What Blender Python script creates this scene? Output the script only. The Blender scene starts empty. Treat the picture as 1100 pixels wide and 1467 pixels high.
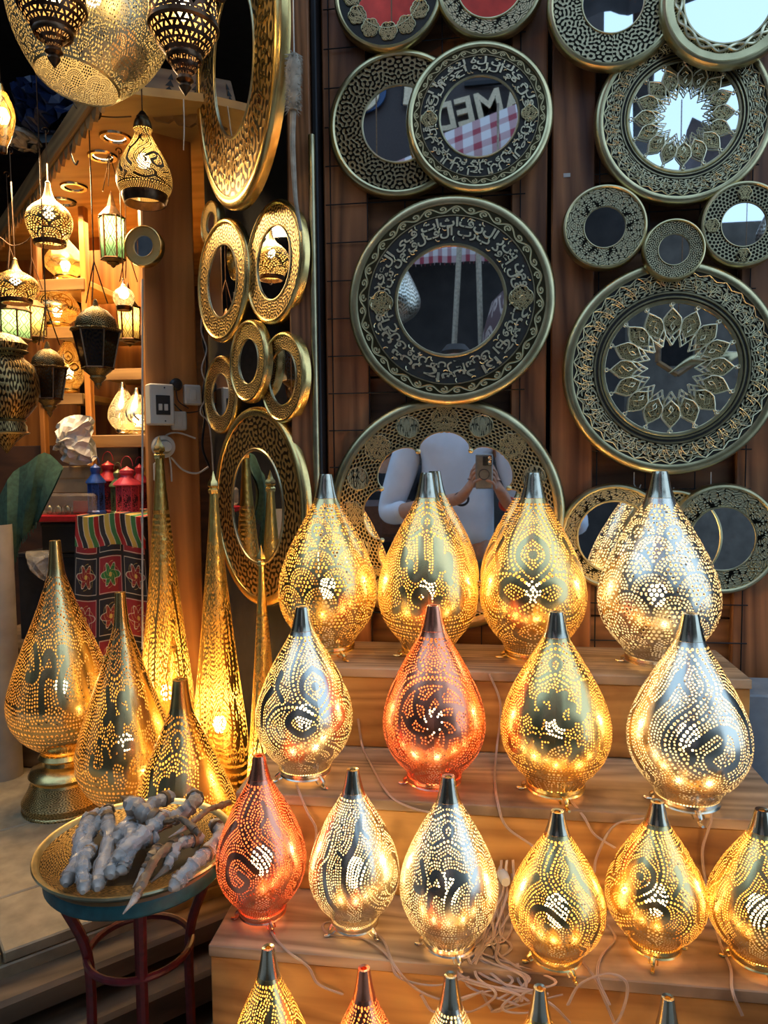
import bpy, bmesh, math, random
import numpy as np
from mathutils import Vector, Matrix
random.seed(7); np.random.seed(7)
SC = bpy.context.scene
COL = SC.collection
PI = math.pi

# ------------------------------------------------------------------ camera
F = 1040.0; YAW = math.radians(7.8); PIT = math.radians(-3.94); ROLL = math.radians(-.55); CZ = 1.45
_f = np.array([-math.sin(YAW)*math.cos(PIT), math.cos(YAW)*math.cos(PIT), math.sin(PIT)])
_r = np.array([math.cos(YAW), math.sin(YAW), 0.0]); _u = np.cross(_r, _f)
_R = _r*math.cos(ROLL)+_u*math.sin(ROLL); _U = -_r*math.sin(ROLL)+_u*math.cos(ROLL)
CAM = np.array([0, 0, CZ])
cd = bpy.data.cameras.new('camera'); cam = bpy.data.objects.new('camera', cd); COL.objects.link(cam)
m = Matrix.Identity(4)
for i in range(3):
    m[i][0] = _R[i]; m[i][1] = _U[i]; m[i][2] = -_f[i]; m[i][3] = CAM[i]
cam.matrix_world = m
cd.sensor_fit = 'VERTICAL'; cd.sensor_height = 36; cd.lens = 36*F/1467; cd.clip_start = .004
SC.camera = cam
SC.view_settings.view_transform = 'Standard'; SC.view_settings.look = 'None'
SC.view_settings.exposure = 0.5; SC.view_settings.gamma = 1
SC.cycles.transparent_max_bounces = 24; SC.cycles.max_bounces = 8
SC.cycles.glossy_bounces = 5; SC.cycles.diffuse_bounces = 3
SC.cycles.sample_clamp_indirect = 5; SC.cycles.sample_clamp_direct = 30
SC.cycles.caustics_reflective = False; SC.cycles.caustics_refractive = False

# world: daylight over the alley
W = bpy.data.worlds.new('world'); SC.world = W; W.use_nodes = True
wn = W.node_tree.nodes; wl = W.node_tree.links
bg = wn['Background']
sky = wn.new('ShaderNodeTexSky'); sky.sky_type = 'NISHITA'; sky.sun_disc = False
sky.sun_elevation = math.radians(42); sky.sun_rotation = math.radians(120)
mixw = wn.new('ShaderNodeMixRGB'); mixw.inputs[0].default_value = .96
mixw.inputs[2].default_value = (1.05, 1.65, 2.45, 1)
wl.new(sky.outputs[0], mixw.inputs[1]); wl.new(mixw.outputs[0], bg.inputs[0])
bg.inputs[1].default_value = .46

def lamp(kind, name, loc, power, color, size=.02, rot=None, parent=None, sy=None, spot=None):
    l = bpy.data.lights.new(name, kind); l.energy = power; l.color = color
    if kind == 'AREA':
        l.size = size
        if sy: l.shape = 'RECTANGLE'; l.size_y = sy
    else: l.shadow_soft_size = size
    if spot: l.spot_size = spot; l.spot_blend = .6
    o = bpy.data.objects.new(name, l); o.location = loc; COL.objects.link(o)
    if rot: o.rotation_euler = rot
    if parent: o.parent = parent
    return o

# ------------------------------------------------------------------ pixel to place
def ray(u, v): return _f+_R*(u-550)/F-_U*(v-733.5)/F
def aty(u, v, Y): d = ray(u, v); return CAM+d*Y/d[1]
def atz(u, v, z): d = ray(u, v); return CAM+d*(z-CZ)/d[2]
def proj(p): q = np.array(p)-CAM; z = q@_f; return 550+F*(q@_R)/z, 733.5-F*(q@_U)/z
def depth(p): return float((np.array(p)-CAM)@_f)
D = 1.6
PA = aty(424, 660, D)                                   # near edge of the folded side panel
PT = np.array([-.695, .719, 0.]); PN = np.array([-.719, -.695, 0.])
def atp(u, v, off=0):                                    # on the side panel
    d = ray(u, v); p0 = PA+PN*off
    return CAM+d*((p0-CAM)@PN)/(d@PN)
def z_for_v(x, y, v):                                    # height at (x,y) that shows at image row v
    lo, hi = -1, 4
    for _ in range(40):
        mid = (lo+hi)/2
        if proj((x, y, mid))[1] > v: lo = mid
        else: hi = mid
    return (lo+hi)/2

# ------------------------------------------------------------------ meshes
class G:
    def __init__(s): s.v = []; s.f = []; s.uv = []
    def add(s, vs, fs, uvs=None):
        b = len(s.v); s.v += [tuple(map(float, p)) for p in vs]
        for k, f in enumerate(fs):
            s.f.append([b+i for i in f])
            s.uv.append(uvs[k] if uvs else [(vs[i][0], vs[i][1]) for i in f])
        return s
    def box(s, c, d, rot=None, bev=0.0):
        c = np.array(c, float); d = np.array(d, float)/2
        if bev <= 0:
            vs = [np.array([x, y, z])*d for x in (-1, 1) for y in (-1, 1) for z in (-1, 1)]
            fs = [(0, 1, 3, 2), (4, 6, 7, 5), (0, 4, 5, 1), (2, 3, 7, 6), (0, 2, 6, 4), (1, 5, 7, 3)]
        else:
            bev = min(bev, d.min()*.9)
            vs = []; idx = {}
            for x in (-1, 1):
                for y in (-1, 1):
                    for z in (-1, 1):
                        sg = np.array([x, y, z])
                        for a in range(3):
                            p = sg*(d-bev); p[a] = sg[a]*d[a]; idx[(x, y, z, a)] = len(vs); vs.append(p)
            fs = []
            for a in range(3):
                b_, c_ = [(1, 2), (2, 0), (0, 1)][a]
                for sg in (-1, 1):
                    q = []
                    for (p, r) in ((-1, -1), (1, -1), (1, 1), (-1, 1)):
                        t = [0, 0, 0]; t[a] = sg; t[b_] = p; t[c_] = r; q.append(idx[(*t, a)])
                    fs.append(q if sg > 0 else q[::-1])
                for p in (-1, 1):
                    for r in (-1, 1):                       # edge along axis a
                        t0 = [0, 0, 0]; t0[a] = -1; t0[b_] = p; t0[c_] = r
                        t1 = list(t0); t1[a] = 1
                        q = [idx[(*t0, b_)], idx[(*t1, b_)], idx[(*t1, c_)], idx[(*t0, c_)]]
                        fs.append(q if p*r > 0 else q[::-1])
            for x in (-1, 1):
                for y in (-1, 1):
                    for z in (-1, 1):
                        q = [idx[(x, y, z, 0)], idx[(x, y, z, 1)], idx[(x, y, z, 2)]]
                        fs.append(q if x*y*z > 0 else q[::-1])
        if rot is not None: vs = [np.array(rot) @ p for p in vs]
        return s.add([p+c for p in vs], fs)
    def lathe(s, prof, n=48, M=None, amp=None, ang=(0, 2*PI)):
        prof = [(float(a), float(b)) for a, b in prof]
        L = [0]
        for a, b in zip(prof, prof[1:]): L.append(L[-1]+math.hypot(b[0]-a[0], b[1]-a[1]))
        T = L[-1] or 1; vs = []
        full = abs(ang[1]-ang[0]-2*PI) < 1e-6
        for k, (r, z) in enumerate(prof):
            for i in range(n+1):
                th = ang[0]+(ang[1]-ang[0])*i/n; rr = r*(amp(th, k/(len(prof)-1)) if amp else 1)
                vs.append(np.array([rr*math.sin(th), -rr*math.cos(th), z]))
        if M is not None: vs = [np.array((M @ Vector(p))[:]) for p in vs]
        fs = []; uvs = []; w = n+1
        for k in range(len(prof)-1):
            for i in range(n):
                fs.append([k*w+i, k*w+i+1, (k+1)*w+i+1, (k+1)*w+i][::-1])
                u0, u1, v0, v1 = i/n, (i+1)/n, L[k]/T, L[k+1]/T
                uvs.append([(u0, v0), (u1, v0), (u1, v1), (u0, v1)][::-1])
        return s.add(vs, fs, uvs)
    def tube(s, pts, r, n=7, caps=True):
        pts = [np.array(p, float) for p in pts]; N = len(pts)
        rs = [r]*N if not hasattr(r, '__len__') else list(r)
        if len(rs) != N: rs = list(np.interp(np.linspace(0, 1, N), np.linspace(0, 1, len(rs)), rs))
        up = np.array([0, 0, 1.]); vs = []; prev = None
        for i in range(N):
            t = pts[min(i+1, N-1)]-pts[max(i-1, 0)]; t = t/(np.linalg.norm(t)+1e-9)
            if prev is None:
                a = np.cross(t, up if abs(t[2]) < .9 else np.array([1., 0, 0]))
            else: a = prev-t*(prev@t)
            a = a/(np.linalg.norm(a)+1e-9); prev = a; b = np.cross(t, a)
            for k in range(n):
                th = 2*PI*k/n; vs.append(pts[i]+(a*math.cos(th)+b*math.sin(th))*rs[i])
        fs = [[i*n+k, i*n+(k+1) % n, (i+1)*n+(k+1) % n, (i+1)*n+k] for i in range(N-1) for k in range(n)]
        if caps: fs += [list(range(n))[::-1], [(N-1)*n+k for k in range(n)]]
        return s.add(vs, fs)
    def ball(s, c, r, n=12, sc=(1, 1, 1)):
        pr = [(r*math.sin(PI*k/8)+1e-5, -r*math.cos(PI*k/8)) for k in range(9)]
        g = G().lathe(pr, n)
        return s.add([(p[0]*sc[0]+c[0], p[1]*sc[1]+c[1], p[2]*sc[2]+c[2]) for p in g.v], g.f, g.uv)
    def build(s, name, mat, parent=None, smooth=True, label=None):
        me = bpy.data.meshes.new(name)
        me.from_pydata(s.v, [], s.f)
        ul = me.uv_layers.new(name='UVMap')
        fl = [c for q in s.uv for p in q for c in p]
        ul.data.foreach_set('uv', fl)
        if smooth: me.polygons.foreach_set('use_smooth', [True]*len(me.polygons))
        me.validate(); me.update()
        if smooth and hasattr(me, 'set_sharp_from_angle'): me.set_sharp_from_angle(angle=math.radians(38))
        me.materials.append(mat)
        o = bpy.data.objects.new(name, me); COL.objects.link(o)
        if parent: o.parent = parent
        if label: o['label'] = label
        return o

def spline(P, n=8):
    P = [np.array(p, float) for p in P]
    Q = [2*P[0]-P[1]]+P+[2*P[-1]-P[-2]]; out = []
    for i in range(1, len(Q)-2):
        for k in range(n):
            t = k/n; a, b, c, d = Q[i-1:i+3]
            out.append(.5*((2*b)+(-a+c)*t+(2*a-5*b+4*c-d)*t*t+(-a+3*b-3*c+d)*t**3))
    out.append(P[-1]); return out

def thing(name, label, cat, loc=(0, 0, 0), rot=(0, 0, 0), group=None):
    o = bpy.data.objects.new(name, None); COL.objects.link(o); o.empty_display_size = .02
    o.location = [float(c) for c in loc]; o.rotation_euler = rot; o['label'] = label; o['category'] = cat
    if group: o['group'] = group
    return o
def tag(o, label, cat, group=None):
    o['label'] = label; o['category'] = cat
    if group: o['group'] = group
    return o
def struct(o): o['kind'] = 'structure'; return o

# ------------------------------------------------------------------ materials
def newmat(name):
    m = bpy.data.materials.new(name); m.use_nodes = True
    nt = m.node_tree; return m, nt, nt.nodes['Principled BSDF'], nt.nodes.new, nt.links.new
def rgb(c): return (*c, 1)
def simple(name, c, rough=.5, metal=0, bump=0, scale=60, var=.15, spec=None, trans=0, emit=0, alpha=1):
    m, nt, b, N, L = newmat(name)
    tc = N('ShaderNodeTexCoord'); no = N('ShaderNodeTexNoise'); no.inputs['Scale'].default_value = scale
    no.inputs['Detail'].default_value = 4
    L(tc.outputs['Object'], no.inputs['Vector'])
    rp = N('ShaderNodeValToRGB'); rp.color_ramp.elements[0].position = .3; rp.color_ramp.elements[1].position = .7
    rp.color_ramp.elements[0].color = rgb([x*(1-var) for x in c]); rp.color_ramp.elements[1].color = rgb([min(1, x*(1+var)) for x in c])
    L(no.outputs[0], rp.inputs[0]); L(rp.outputs[0], b.inputs['Base Color'])
    b.inputs['Roughness'].default_value = rough; b.inputs['Metallic'].default_value = metal
    if bump:
        bp = N('ShaderNodeBump'); bp.inputs['Strength'].default_value = bump; bp.inputs['Distance'].default_value = .002
        L(no.outputs[0], bp.inputs['Height']); L(bp.outputs[0], b.inputs['Normal'])
    if trans: b.inputs['Transmission Weight'].default_value = trans
    if emit: b.inputs['Emission Color'].default_value = rgb(c); b.inputs['Emission Strength'].default_value = emit
    if alpha < 1: b.inputs['Alpha'].default_value = alpha
    return m
def wood(name, a, b_, grain=(40, 40, 3), rough=.5, worn=0, ring=14):
    m, nt, b, N, L = newmat(name)
    tc = N('ShaderNodeTexCoord'); mp = N('ShaderNodeMapping'); mp.inputs['Scale'].default_value = grain
    oi = N('ShaderNodeObjectInfo'); ad = N('ShaderNodeVectorMath'); ad.operation = 'ADD'
    mu = N('ShaderNodeMath'); mu.operation = 'MULTIPLY'; mu.inputs[1].default_value = 7
    L(oi.outputs['Random'], mu.inputs[0]); L(tc.outputs['Object'], ad.inputs[0]); L(mu.outputs[0], ad.inputs[1])
    L(ad.outputs[0], mp.inputs[0])
    n1 = N('ShaderNodeTexNoise'); n1.inputs['Scale'].default_value = 1; n1.inputs['Detail'].default_value = 6; n1.inputs['Distortion'].default_value = .6
    L(mp.outputs[0], n1.inputs['Vector'])
    wv = N('ShaderNodeMath'); wv.operation = 'MULTIPLY'; wv.inputs[1].default_value = ring
    fr = N('ShaderNodeMath'); fr.operation = 'PINGPONG'; fr.inputs[1].default_value = .5
    n0 = N('ShaderNodeTexNoise'); n0.inputs['Scale'].default_value = .16; n0.inputs['Detail'].default_value = 2
    L(mp.outputs[0], n0.inputs['Vector']); L(n0.outputs[0], wv.inputs[0]); L(wv.outputs[0], fr.inputs[0])
    mx = N('ShaderNodeMath'); mx.operation = 'MULTIPLY_ADD'; mx.inputs[1].default_value = .7
    L(fr.outputs[0], mx.inputs[0]); L(n1.outputs[0], mx.inputs[2])
    rp = N('ShaderNodeValToRGB'); e = rp.color_ramp.elements
    e[0].position = .35; e[0].color = rgb(a); e[1].position = .95; e[1].color = rgb(b_)
    L(mx.outputs[0], rp.inputs[0])
    vn = N('ShaderNodeHueSaturation'); mr = N('ShaderNodeMapRange'); mr.inputs['To Min'].default_value = .75; mr.inputs['To Max'].default_value = 1.25
    L(oi.outputs['Random'], mr.inputs[0]); L(mr.outputs[0], vn.inputs['Value']); L(rp.outputs[0], vn.inputs['Color'])
    src = vn.outputs[0]
    if worn:
        n2 = N('ShaderNodeTexNoise'); n2.inputs['Scale'].default_value = 5; n2.inputs['Detail'].default_value = 8
        L(tc.outputs['Object'], n2.inputs['Vector'])
        r2 = N('ShaderNodeValToRGB'); r2.color_ramp.elements[0].position = .5; r2.color_ramp.elements[1].position = .68
        L(n2.outputs[0], r2.inputs[0]); mm = N('ShaderNodeMixRGB'); mm.blend_type = 'MULTIPLY'
        mw = N('ShaderNodeMath'); mw.operation = 'MULTIPLY'; mw.inputs[1].default_value = worn
        L(r2.outputs[0], mw.inputs[0]); L(mw.outputs[0], mm.inputs[0]); L(src, mm.inputs[1]); mm.inputs[2].default_value = (.45, .4, .36, 1); src = mm.outputs[0]
    L(src, b.inputs['Base Color']); b.inputs['Roughness'].default_value = rough
    bp = N('ShaderNodeBump'); bp.inputs['Strength'].default_value = .25; bp.inputs['Distance'].default_value = .002
    L(mx.outputs[0], bp.inputs['Height']); L(bp.outputs[0], b.inputs['Normal'])
    return m
MT = {}
MT['wood_v'] = wood('brown_stained_boards', (.085, .027, .009), (.42, .165, .06), (30, 30, 2.2), .42, .5)
MT['wood_h'] = wood('brown_cross_boards', (.09, .032, .011), (.38, .16, .058), (2.2, 30, 30), .5, .6)
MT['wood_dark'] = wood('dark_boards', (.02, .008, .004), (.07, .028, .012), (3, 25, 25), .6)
MT['wood_orange'] = wood('orange_varnished_boards', (.20, .065, .012), (.50, .20, .045), (25, 25, 2), .4)
MT['wood_board'] = wood('reddish_pine_board', (.28, .080, .016), (.85, .36, .10), (16, 16, 1.3), .4, 0, 30)
MT['ply'] = wood('yellow_plywood', (.38, .20, .05), (.62, .38, .12), (1.5, 14, 14), .55)
MT['crate'] = wood('pale_crate_wood', (.30, .11, .020), (.70, .35, .09), (2.4, 26, 26), .6, .85, 20)
MT['crate_top'] = wood('worn_pale_crate_top', (.19, .11, .055), (.54, .36, .21), (2.4, 28, 28), .65, 1.0, 22)
MT['ledge_wood'] = wood('weathered_step_wood', (.05, .03, .015), (.20, .13, .07), (2, 18, 18), .7, .6)
MT['trimwood'] = wood('carved_trim_wood', (.17, .08, .025), (.42, .24, .09), (3, 22, 22), .5)
MT['brass'] = simple('polished_brass', (.80, .58, .22), .26, 1, .05, 40)
MT['brass_old'] = simple('antique_brass', (.48, .41, .23), .34, 1, .12, 30, .25)
MT['brass_rim'] = simple('brushed_brass_rim', (.58, .50, .27), .30, 1, .06, 25, .2)
MT['patina'] = simple('blackened_recess', (.018, .016, .011), .65, 0, .2, 120)
MT['glass_mirror'] = simple('silvered_glass', (.86, .87, .87), .015, 1, 0, 5, .01)
MT['black_metal'] = simple('black_wire', (.012, .012, .014), .5, .5)
MT['dark_bronze'] = simple('dark_bronze', (.10, .055, .03), .33, 1, .2, 80, .3)
MT['silver'] = simple('silvered_brass', (.74, .66, .50), .24, 1, .05, 40)
MT['copper'] = simple('red_copper', (.88, .34, .20), .25, 1, .05, 40)
MT['chrome'] = simple('cap_chrome', (.58, .53, .40), .18, 1, .02, 40)
MT['white_plastic'] = simple('white_plastic', (.66, .62, .54), .35, 0, 0, 30, .04)
MT['black_plastic'] = simple('black_plastic', (.012, .012, .014), .4)
MT['dark'] = simple('dark_fabric', (.012, .011, .012), .9, 0, .4, 30, .4)
MT['navy'] = simple('navy_plastic', (.008, .02, .075), .35, 0, .5, 14, .5)
MT['cord'] = simple('clear_cord', (.62, .42, .30), .25, 0, 0, 30, .1, alpha=.75)
MT['cord_white'] = simple('white_cord', (.62, .58, .50), .4)
MT['red_iron'] = simple('red_painted_iron', (.12, .008, .010), .4, 0, .2, 60, .4)
MT['teal'] = simple('teal_painted_edge', (.010, .075, .085), .5, 0, .3, 60, .3)
MT['concrete'] = simple('grey_concrete', (.25, .26, .27), .8, 0, .4, 20, .2)
MT['street'] = simple('street_paving', (.36, .32, .28), .85, 0, .5, 9, .35)
MT['bulb'] = simple('warm_bulb', (1.0, .78, .40), .4, 0, 0, 10, .02, emit=9); MT['bulb'].cycles.emission_sampling = 'NONE'
MT['skin'] = simple('skin', (.46, .23, .14), .5, 0, .1, 60, .1)
MT['hair'] = simple('dark_hair', (.02, .013, .009), .6, 0, .5, 90)
MT['pale'] = simple('pale_wall', (.42, .36, .27), .8, 0, .3, 12, .15)

# ---- masks computed in code: distance transform on a grid, rows of punched dots around solid motifs
def edt(mask, m=44):
    INF = 1e6
    f = np.where(mask, 0., INF)
    g = f.copy()
    for d in range(1, m):
        g[:, d:] = np.minimum(g[:, d:], f[:, :-d]+d*d); g[:, :-d] = np.minimum(g[:, :-d], f[:, d:]+d*d)
    h = g.copy()
    for d in range(1, m):
        h[d:] = np.minimum(h[d:], g[:-d]+d*d); h[:-d] = np.minimum(h[:-d], g[d:]+d*d)
    return np.sqrt(np.minimum(h, (m-1)**2))
def make_img(name, arr, noncolor=True):
    h, w = arr.shape[:2]
    px = np.ones((h, w, 4), np.float32)
    if arr.ndim == 2: px[..., 0] = px[..., 1] = px[..., 2] = arr
    else: px[..., :3] = arr
    im = bpy.data.images.new(name, w, h, alpha=False, float_buffer=False)
    if noncolor: im.colorspace_settings.name = 'Non-Color'
    im.pixels.foreach_set(px.ravel()); im.update(); im.pack(); return im

def text_tris(txt, res=2, extrude=0, offset=0):
    c = bpy.data.curves.new('t', 'FONT'); c.body = txt; c.offset = offset; c.resolution_u = res; c.extrude = extrude
    o = bpy.data.objects.new('t', c); COL.objects.link(o); bpy.context.view_layer.update()
    me = o.to_mesh(); V = [tuple(v.co) for v in me.vertices]; Fc = [list(p.vertices) for p in me.polygons]
    o.to_mesh_clear(); bpy.data.objects.remove(o); bpy.data.curves.remove(c); return np.array(V).reshape(-1, 3), Fc
def ar(s):                                              # right-to-left text laid out for a left-to-right line
    s = s.replace('لا', '\ufefb').replace('لأ', '\ufef7').replace('لإ', '\ufef9')
    return s[::-1]

# normalised lamp outline (t down from the tip, r in body radii)
PROF = [(0, .125), (.06, .165), (.13, .225), (.2, .34), (.28, .50), (.36, .65), (.45, .80), (.54, .92), (.62, .985), (.69, 1.0), (.76, .97), (.83, .88), (.89, .75), (.945, .59), (1.0, .50)]
def prof_r(t): return np.interp(t, [a for a, b in PSM], [b for a, b in PSM])
_ps = spline([(a, b, 0) for a, b in PROF], 4); PSM = [(p[0], p[1]) for p in _ps]
HR = 3.15                                                # height over body radius for the pattern plane
_tt = np.linspace(0, 1, 400); _rr = prof_r(_tt)
_ss = np.concatenate([[0], np.cumsum(np.hypot(np.diff(_tt)*HR, np.diff(_rr)))]); S_TOT = _ss[-1]
def r_of_s(s): return np.interp(s, _ss, _rr)

CELL = .0085
GX = int(3.3/CELL); GY = int(S_TOT/CELL)+1               # plane |X|<1.65, s down from the tip
XX, SS = np.meshgrid((np.arange(GX)-GX/2)*CELL, np.arange(GY)*CELL)
class Pat:
    def __init__(s): s.M = np.zeros((GY, GX), bool); s.beads = []
    def stroke(s, pts, w, closed=False):
        P = spline(pts, 10)
        for p in P:
            q = P[min(len(P)-1, 1)]
        for a, b in zip(P, P[1:]):
            n = max(1, int(np.linalg.norm((b-a)[:2])/CELL*1.2))
            for k in range(n):
                c = a+(b-a)*k/n; s.disc(c[0], c[1], w)
    def disc(s, x, y, r):
        i = int(x/CELL+GX/2); j = int(y/CELL); k = int(r/CELL)+1
        i0, i1, j0, j1 = max(0, i-k), min(GX, i+k+1), max(0, j-k), min(GY, j+k+1)
        if i0 >= i1 or j0 >= j1: return
        s.M[j0:j1, i0:i1] |= (XX[j0:j1, i0:i1]-x)**2+(SS[j0:j1, i0:i1]-y)**2 < r*r
    def bead(s, pts, sp=.078, r=.0235, n=12):
        P = spline(pts, n); acc = 0; s.beads.append((P[0][0], P[0][1], r))
        for a, b in zip(P, P[1:]):
            L = np.linalg.norm((b-a)[:2])
            while acc+L >= sp:
                a = a+(b-a)*(sp-acc)/L; L = np.linalg.norm((b-a)[:2]); acc = 0; s.beads.append((a[0], a[1], r))
            acc += L
    def text(s, txt, cx, cy, w, h, grow=.012):
        V, Fc = text_tris(txt, 2)
        if len(V) == 0: return
        lo = V.min(0); hi = V.max(0)
        X = (V[:, 0]-(lo[0]+hi[0])/2)/(hi[0]-lo[0])*w+cx; Y = cy-(V[:, 1]-(lo[1]+hi[1])/2)/(hi[1]-lo[1])*h
        for f in Fc:
            for k in range(1, len(f)-1):
                a, b, c = f[0], f[k], f[k+1]
                xs = [X[a], X[b], X[c]]; ys = [Y[a], Y[b], Y[c]]
                i0 = max(0, int(min(xs)/CELL+GX/2)); i1 = min(GX, int(max(xs)/CELL+GX/2)+2)
                j0 = max(0, int(min(ys)/CELL)); j1 = min(GY, int(max(ys)/CELL)+2)
                if i0 >= i1 or j0 >= j1: continue
                px = XX[j0:j1, i0:i1]; py = SS[j0:j1, i0:i1]
                d = [(xs[(q+1) % 3]-xs[q])*(py-ys[q])-(ys[(q+1) % 3]-ys[q])*(px-xs[q]) for q in range(3)]
                s.M[j0:j1, i0:i1] |= ((d[0] >= -1e-5) & (d[1] >= -1e-5) & (d[2] >= -1e-5)) | ((d[0] <= 1e-5) & (d[1] <= 1e-5) & (d[2] <= 1e-5))
        if grow: s.M = edt(s.M, int(grow/CELL)+3) <= grow/CELL
    def finish(s, name, pitch=.051, rdot=.0158, rows=60, top=.52, extra=None, W=1024, H=1024, skip=None, only_beads=False):
        occ = s.M.copy(); dots = []
        occ |= np.abs(XX) > r_of_s(SS)*PI/2-.02
        def stamp(x, y, r):
            i = int(x/CELL+GX/2); j = int(y/CELL); k = int(r/CELL)+1
            i0, i1, j0, j1 = max(0, i-k), min(GX, i+k+1), max(0, j-k), min(GY, j+k+1)
            if i0 < i1 and j0 < j1: occ[j0:j1, i0:i1] |= (XX[j0:j1, i0:i1]-x)**2+(SS[j0:j1, i0:i1]-y)**2 < r*r
        bm = s.M.copy()
        for x, y, r in (s.beads+(extra or [])):
            if 0 < y < S_TOT: dots.append((x, y, r)); stamp(x, y, r+pitch*.55)
        for x, y, r in s.beads:
            i = int(x/CELL+GX/2); j = int(y/CELL)
            if 0 <= i < GX and 0 <= j < GY: bm[j, i] = True
        if not only_beads:
            w0 = pitch*.62
            Dm = edt(bm)*CELL
            k = np.round((Dm-w0)/pitch)
            ok = (np.abs(Dm-w0-k*pitch) < CELL*.75) & (k >= 0) & (k < rows) & (SS > top) & ~occ
            if skip is not None: ok &= ~skip
            js, is_ = np.nonzero(ok); kk = k[js, is_]
            o = np.lexsort((is_, js, kk)); rr = pitch*.9
            for q in o:
                j, i = js[q], is_[q]
                if occ[j, i]: continue
                x, y = XX[j, i], SS[j, i]; dots.append((x, y, rdot)); stamp(x, y, rr)
            far = np.argwhere((~occ) & (SS > top) & (Dm > 40*CELL)) if not (skip is not None) else []
            for j, i in far:
                if not occ[j, i]: x, y = XX[j, i], SS[j, i]; dots.append((x, y, rdot)); stamp(x, y, rr)
        im = np.zeros((H, W), np.float32)
        for x, y, r in dots:                             # to (theta, s) of the shell: half the round
            rl = float(r_of_s(y)); u = (x/rl/PI+.5)*W; v = y/S_TOT*H
            ru = r/rl/PI*W; rv = r/S_TOT*H
            i0, i1, j0, j1 = int(u-ru-1), int(u+ru+3), int(v-rv-1), int(v+rv+3)
            i0, i1, j0, j1 = max(0, i0), min(W, i1), max(0, j0), min(H, j1)
            if i0 >= i1 or j0 >= j1: continue
            yy, xx = np.mgrid[j0:j1, i0:i1]
            d = np.sqrt(((xx+.5-u)/ru)**2+((yy+.5-v)/rv)**2)
            im[j0:j1, i0:i1] = np.maximum(im[j0:j1, i0:i1], np.clip((1.15-d)/.3, 0, 1))
        return make_img(name, im)

def circ(cx, cy, r, a0=0, a1=2*PI, n=20): return [(cx+r*math.cos(a0+(a1-a0)*k/n), cy+r*math.sin(a0+(a1-a0)*k/n), 0) for k in range(n+1)]
def mir(pts): return [(-p[0], p[1], 0) for p in pts]
def border(p, y, n=2):                                   # bead bands round the neck and near the foot
    for k in range(n): p.bead([(-1.6, y+k*.09, 0), (0, y+k*.09, 0), (1.6, y+k*.09, 0)])

def pat_scales():
    p = Pat(); ex = []; skip = np.ones((GY, GX), bool); R = .36; rowh = .34; cs = []
    for j in range(12):
        cy = .75+j*rowh
        for i in range(-5, 6):
            sc = min(1, .45+float(r_of_s(min(cy, S_TOT)))*.62)
            cs.append(((i+(j % 2)*.5)*.70*sc, cy, R*sc, j))
    low = {}
    for cx, cy, R_, j in cs:
        near = [(a, b, c) for a, b, c, jj in cs if jj == j+1]
        def hid(x, y): return any((x-a)**2+(y-b)**2 < (c*1.02)**2 for a, b, c in near) or y > cy+.28
        for q, rr in enumerate((.88, .745, .61)):
            n = int(2*PI*rr*R_/.054)
            for k in range(n):
                a = 2*PI*k/n; x, y = cx+rr*R_*math.cos(a), cy+rr*R_*math.sin(a)
                if not hid(x, y): ex.append((x, y, .0175))
        for a in range(-3, 4):
            for b in range(-3, 4):
                x = cx+(a+b*.5)*.078; y = cy+b*.07
                if math.hypot(x-cx, y-cy) < R_*.47 and not hid(x, y): ex.append((x, y, .026))
    p.M[:] = False
    return p.finish('punched_scales', extra=[e for e in ex if e[1] > .55], only_beads=True)
def pat_wheel():
    p = Pat(); cy = 2.05
    p.bead(circ(0, cy, .80)); p.stroke(circ(0, cy, .70), .03)
    for k in range(7):
        a = 2*PI*k/7
        P = [(0.04*math.cos(a), cy+.04*math.sin(a), 0)]
        for t in range(1, 6):
            rr = .115*t+.04; b = a+.30*t; P.append((rr*math.cos(b), cy+rr*math.sin(b), 0))
        p.stroke(P, .032)
        b = a+1.35; p.disc(.46*math.cos(b), cy+.46*math.sin(b), .045); b += .12; p.disc(.40*math.cos(b), cy+.40*math.sin(b), .04)
    for sx in (-1, 1):
        p.stroke([(sx*.15, .75, 0), (sx*.3, 1.05, 0), (sx*.18, 1.2, 0)], .03)
        p.bead([(sx*.05, .62, 0), (sx*.28, .9, 0), (sx*.2, 1.15, 0), (sx*.55, 1.35, 0)])
        p.stroke([(sx*1.0, 1.5, 0), (sx*1.25, 2.0, 0), (sx*1.1, 2.5, 0)], .04); p.stroke([(sx*.5, 2.95, 0), (sx*.9, 2.8, 0), (sx*1.15, 2.6, 0)], .035)
        p.bead([(sx*.9, 1.3, 0), (sx*1.4, 1.9, 0), (sx*1.2, 2.7, 0)])
        p.stroke([(sx*.1, 3.1, 0), (sx*.35, 3.3, 0), (sx*.1, 3.5, 0)], .03)
    border(p, .58, 1); return p.finish('punched_pinwheel')
def pat_text(txts, name, marks=True):
    p = Pat()
    for (t, cx, cy, w, h, gr) in txts: p.text(ar(t), cx, cy, w, h, gr)
    for y in (.72, 1.18): p.bead([(-.7, y-.12, 0), (-.35, y+.06, 0), (0, y-.1, 0), (.35, y+.06, 0), (.7, y-.12, 0)])
    p.stroke([(0, .78, 0), (.1, .9, 0), (0, 1.03, 0), (-.1, .9, 0), (0, .78, 0)], .022)
    p.bead([(-1.5, 2.75, 0), (-.7, 2.82, 0), (0, 2.85, 0), (.7, 2.82, 0), (1.5, 2.75, 0)])
    p.bead([(-1.5, 2.98, 0), (-.7, 3.05, 0), (0, 3.08, 0), (.7, 3.05, 0), (1.5, 2.98, 0)])
    for k in range(-4, 5): p.stroke([(k*.24, 3.2, 0), (k*.2, 3.35, 0), (k*.15, 3.5, 0)], .03)
    return p.finish(name)
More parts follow.
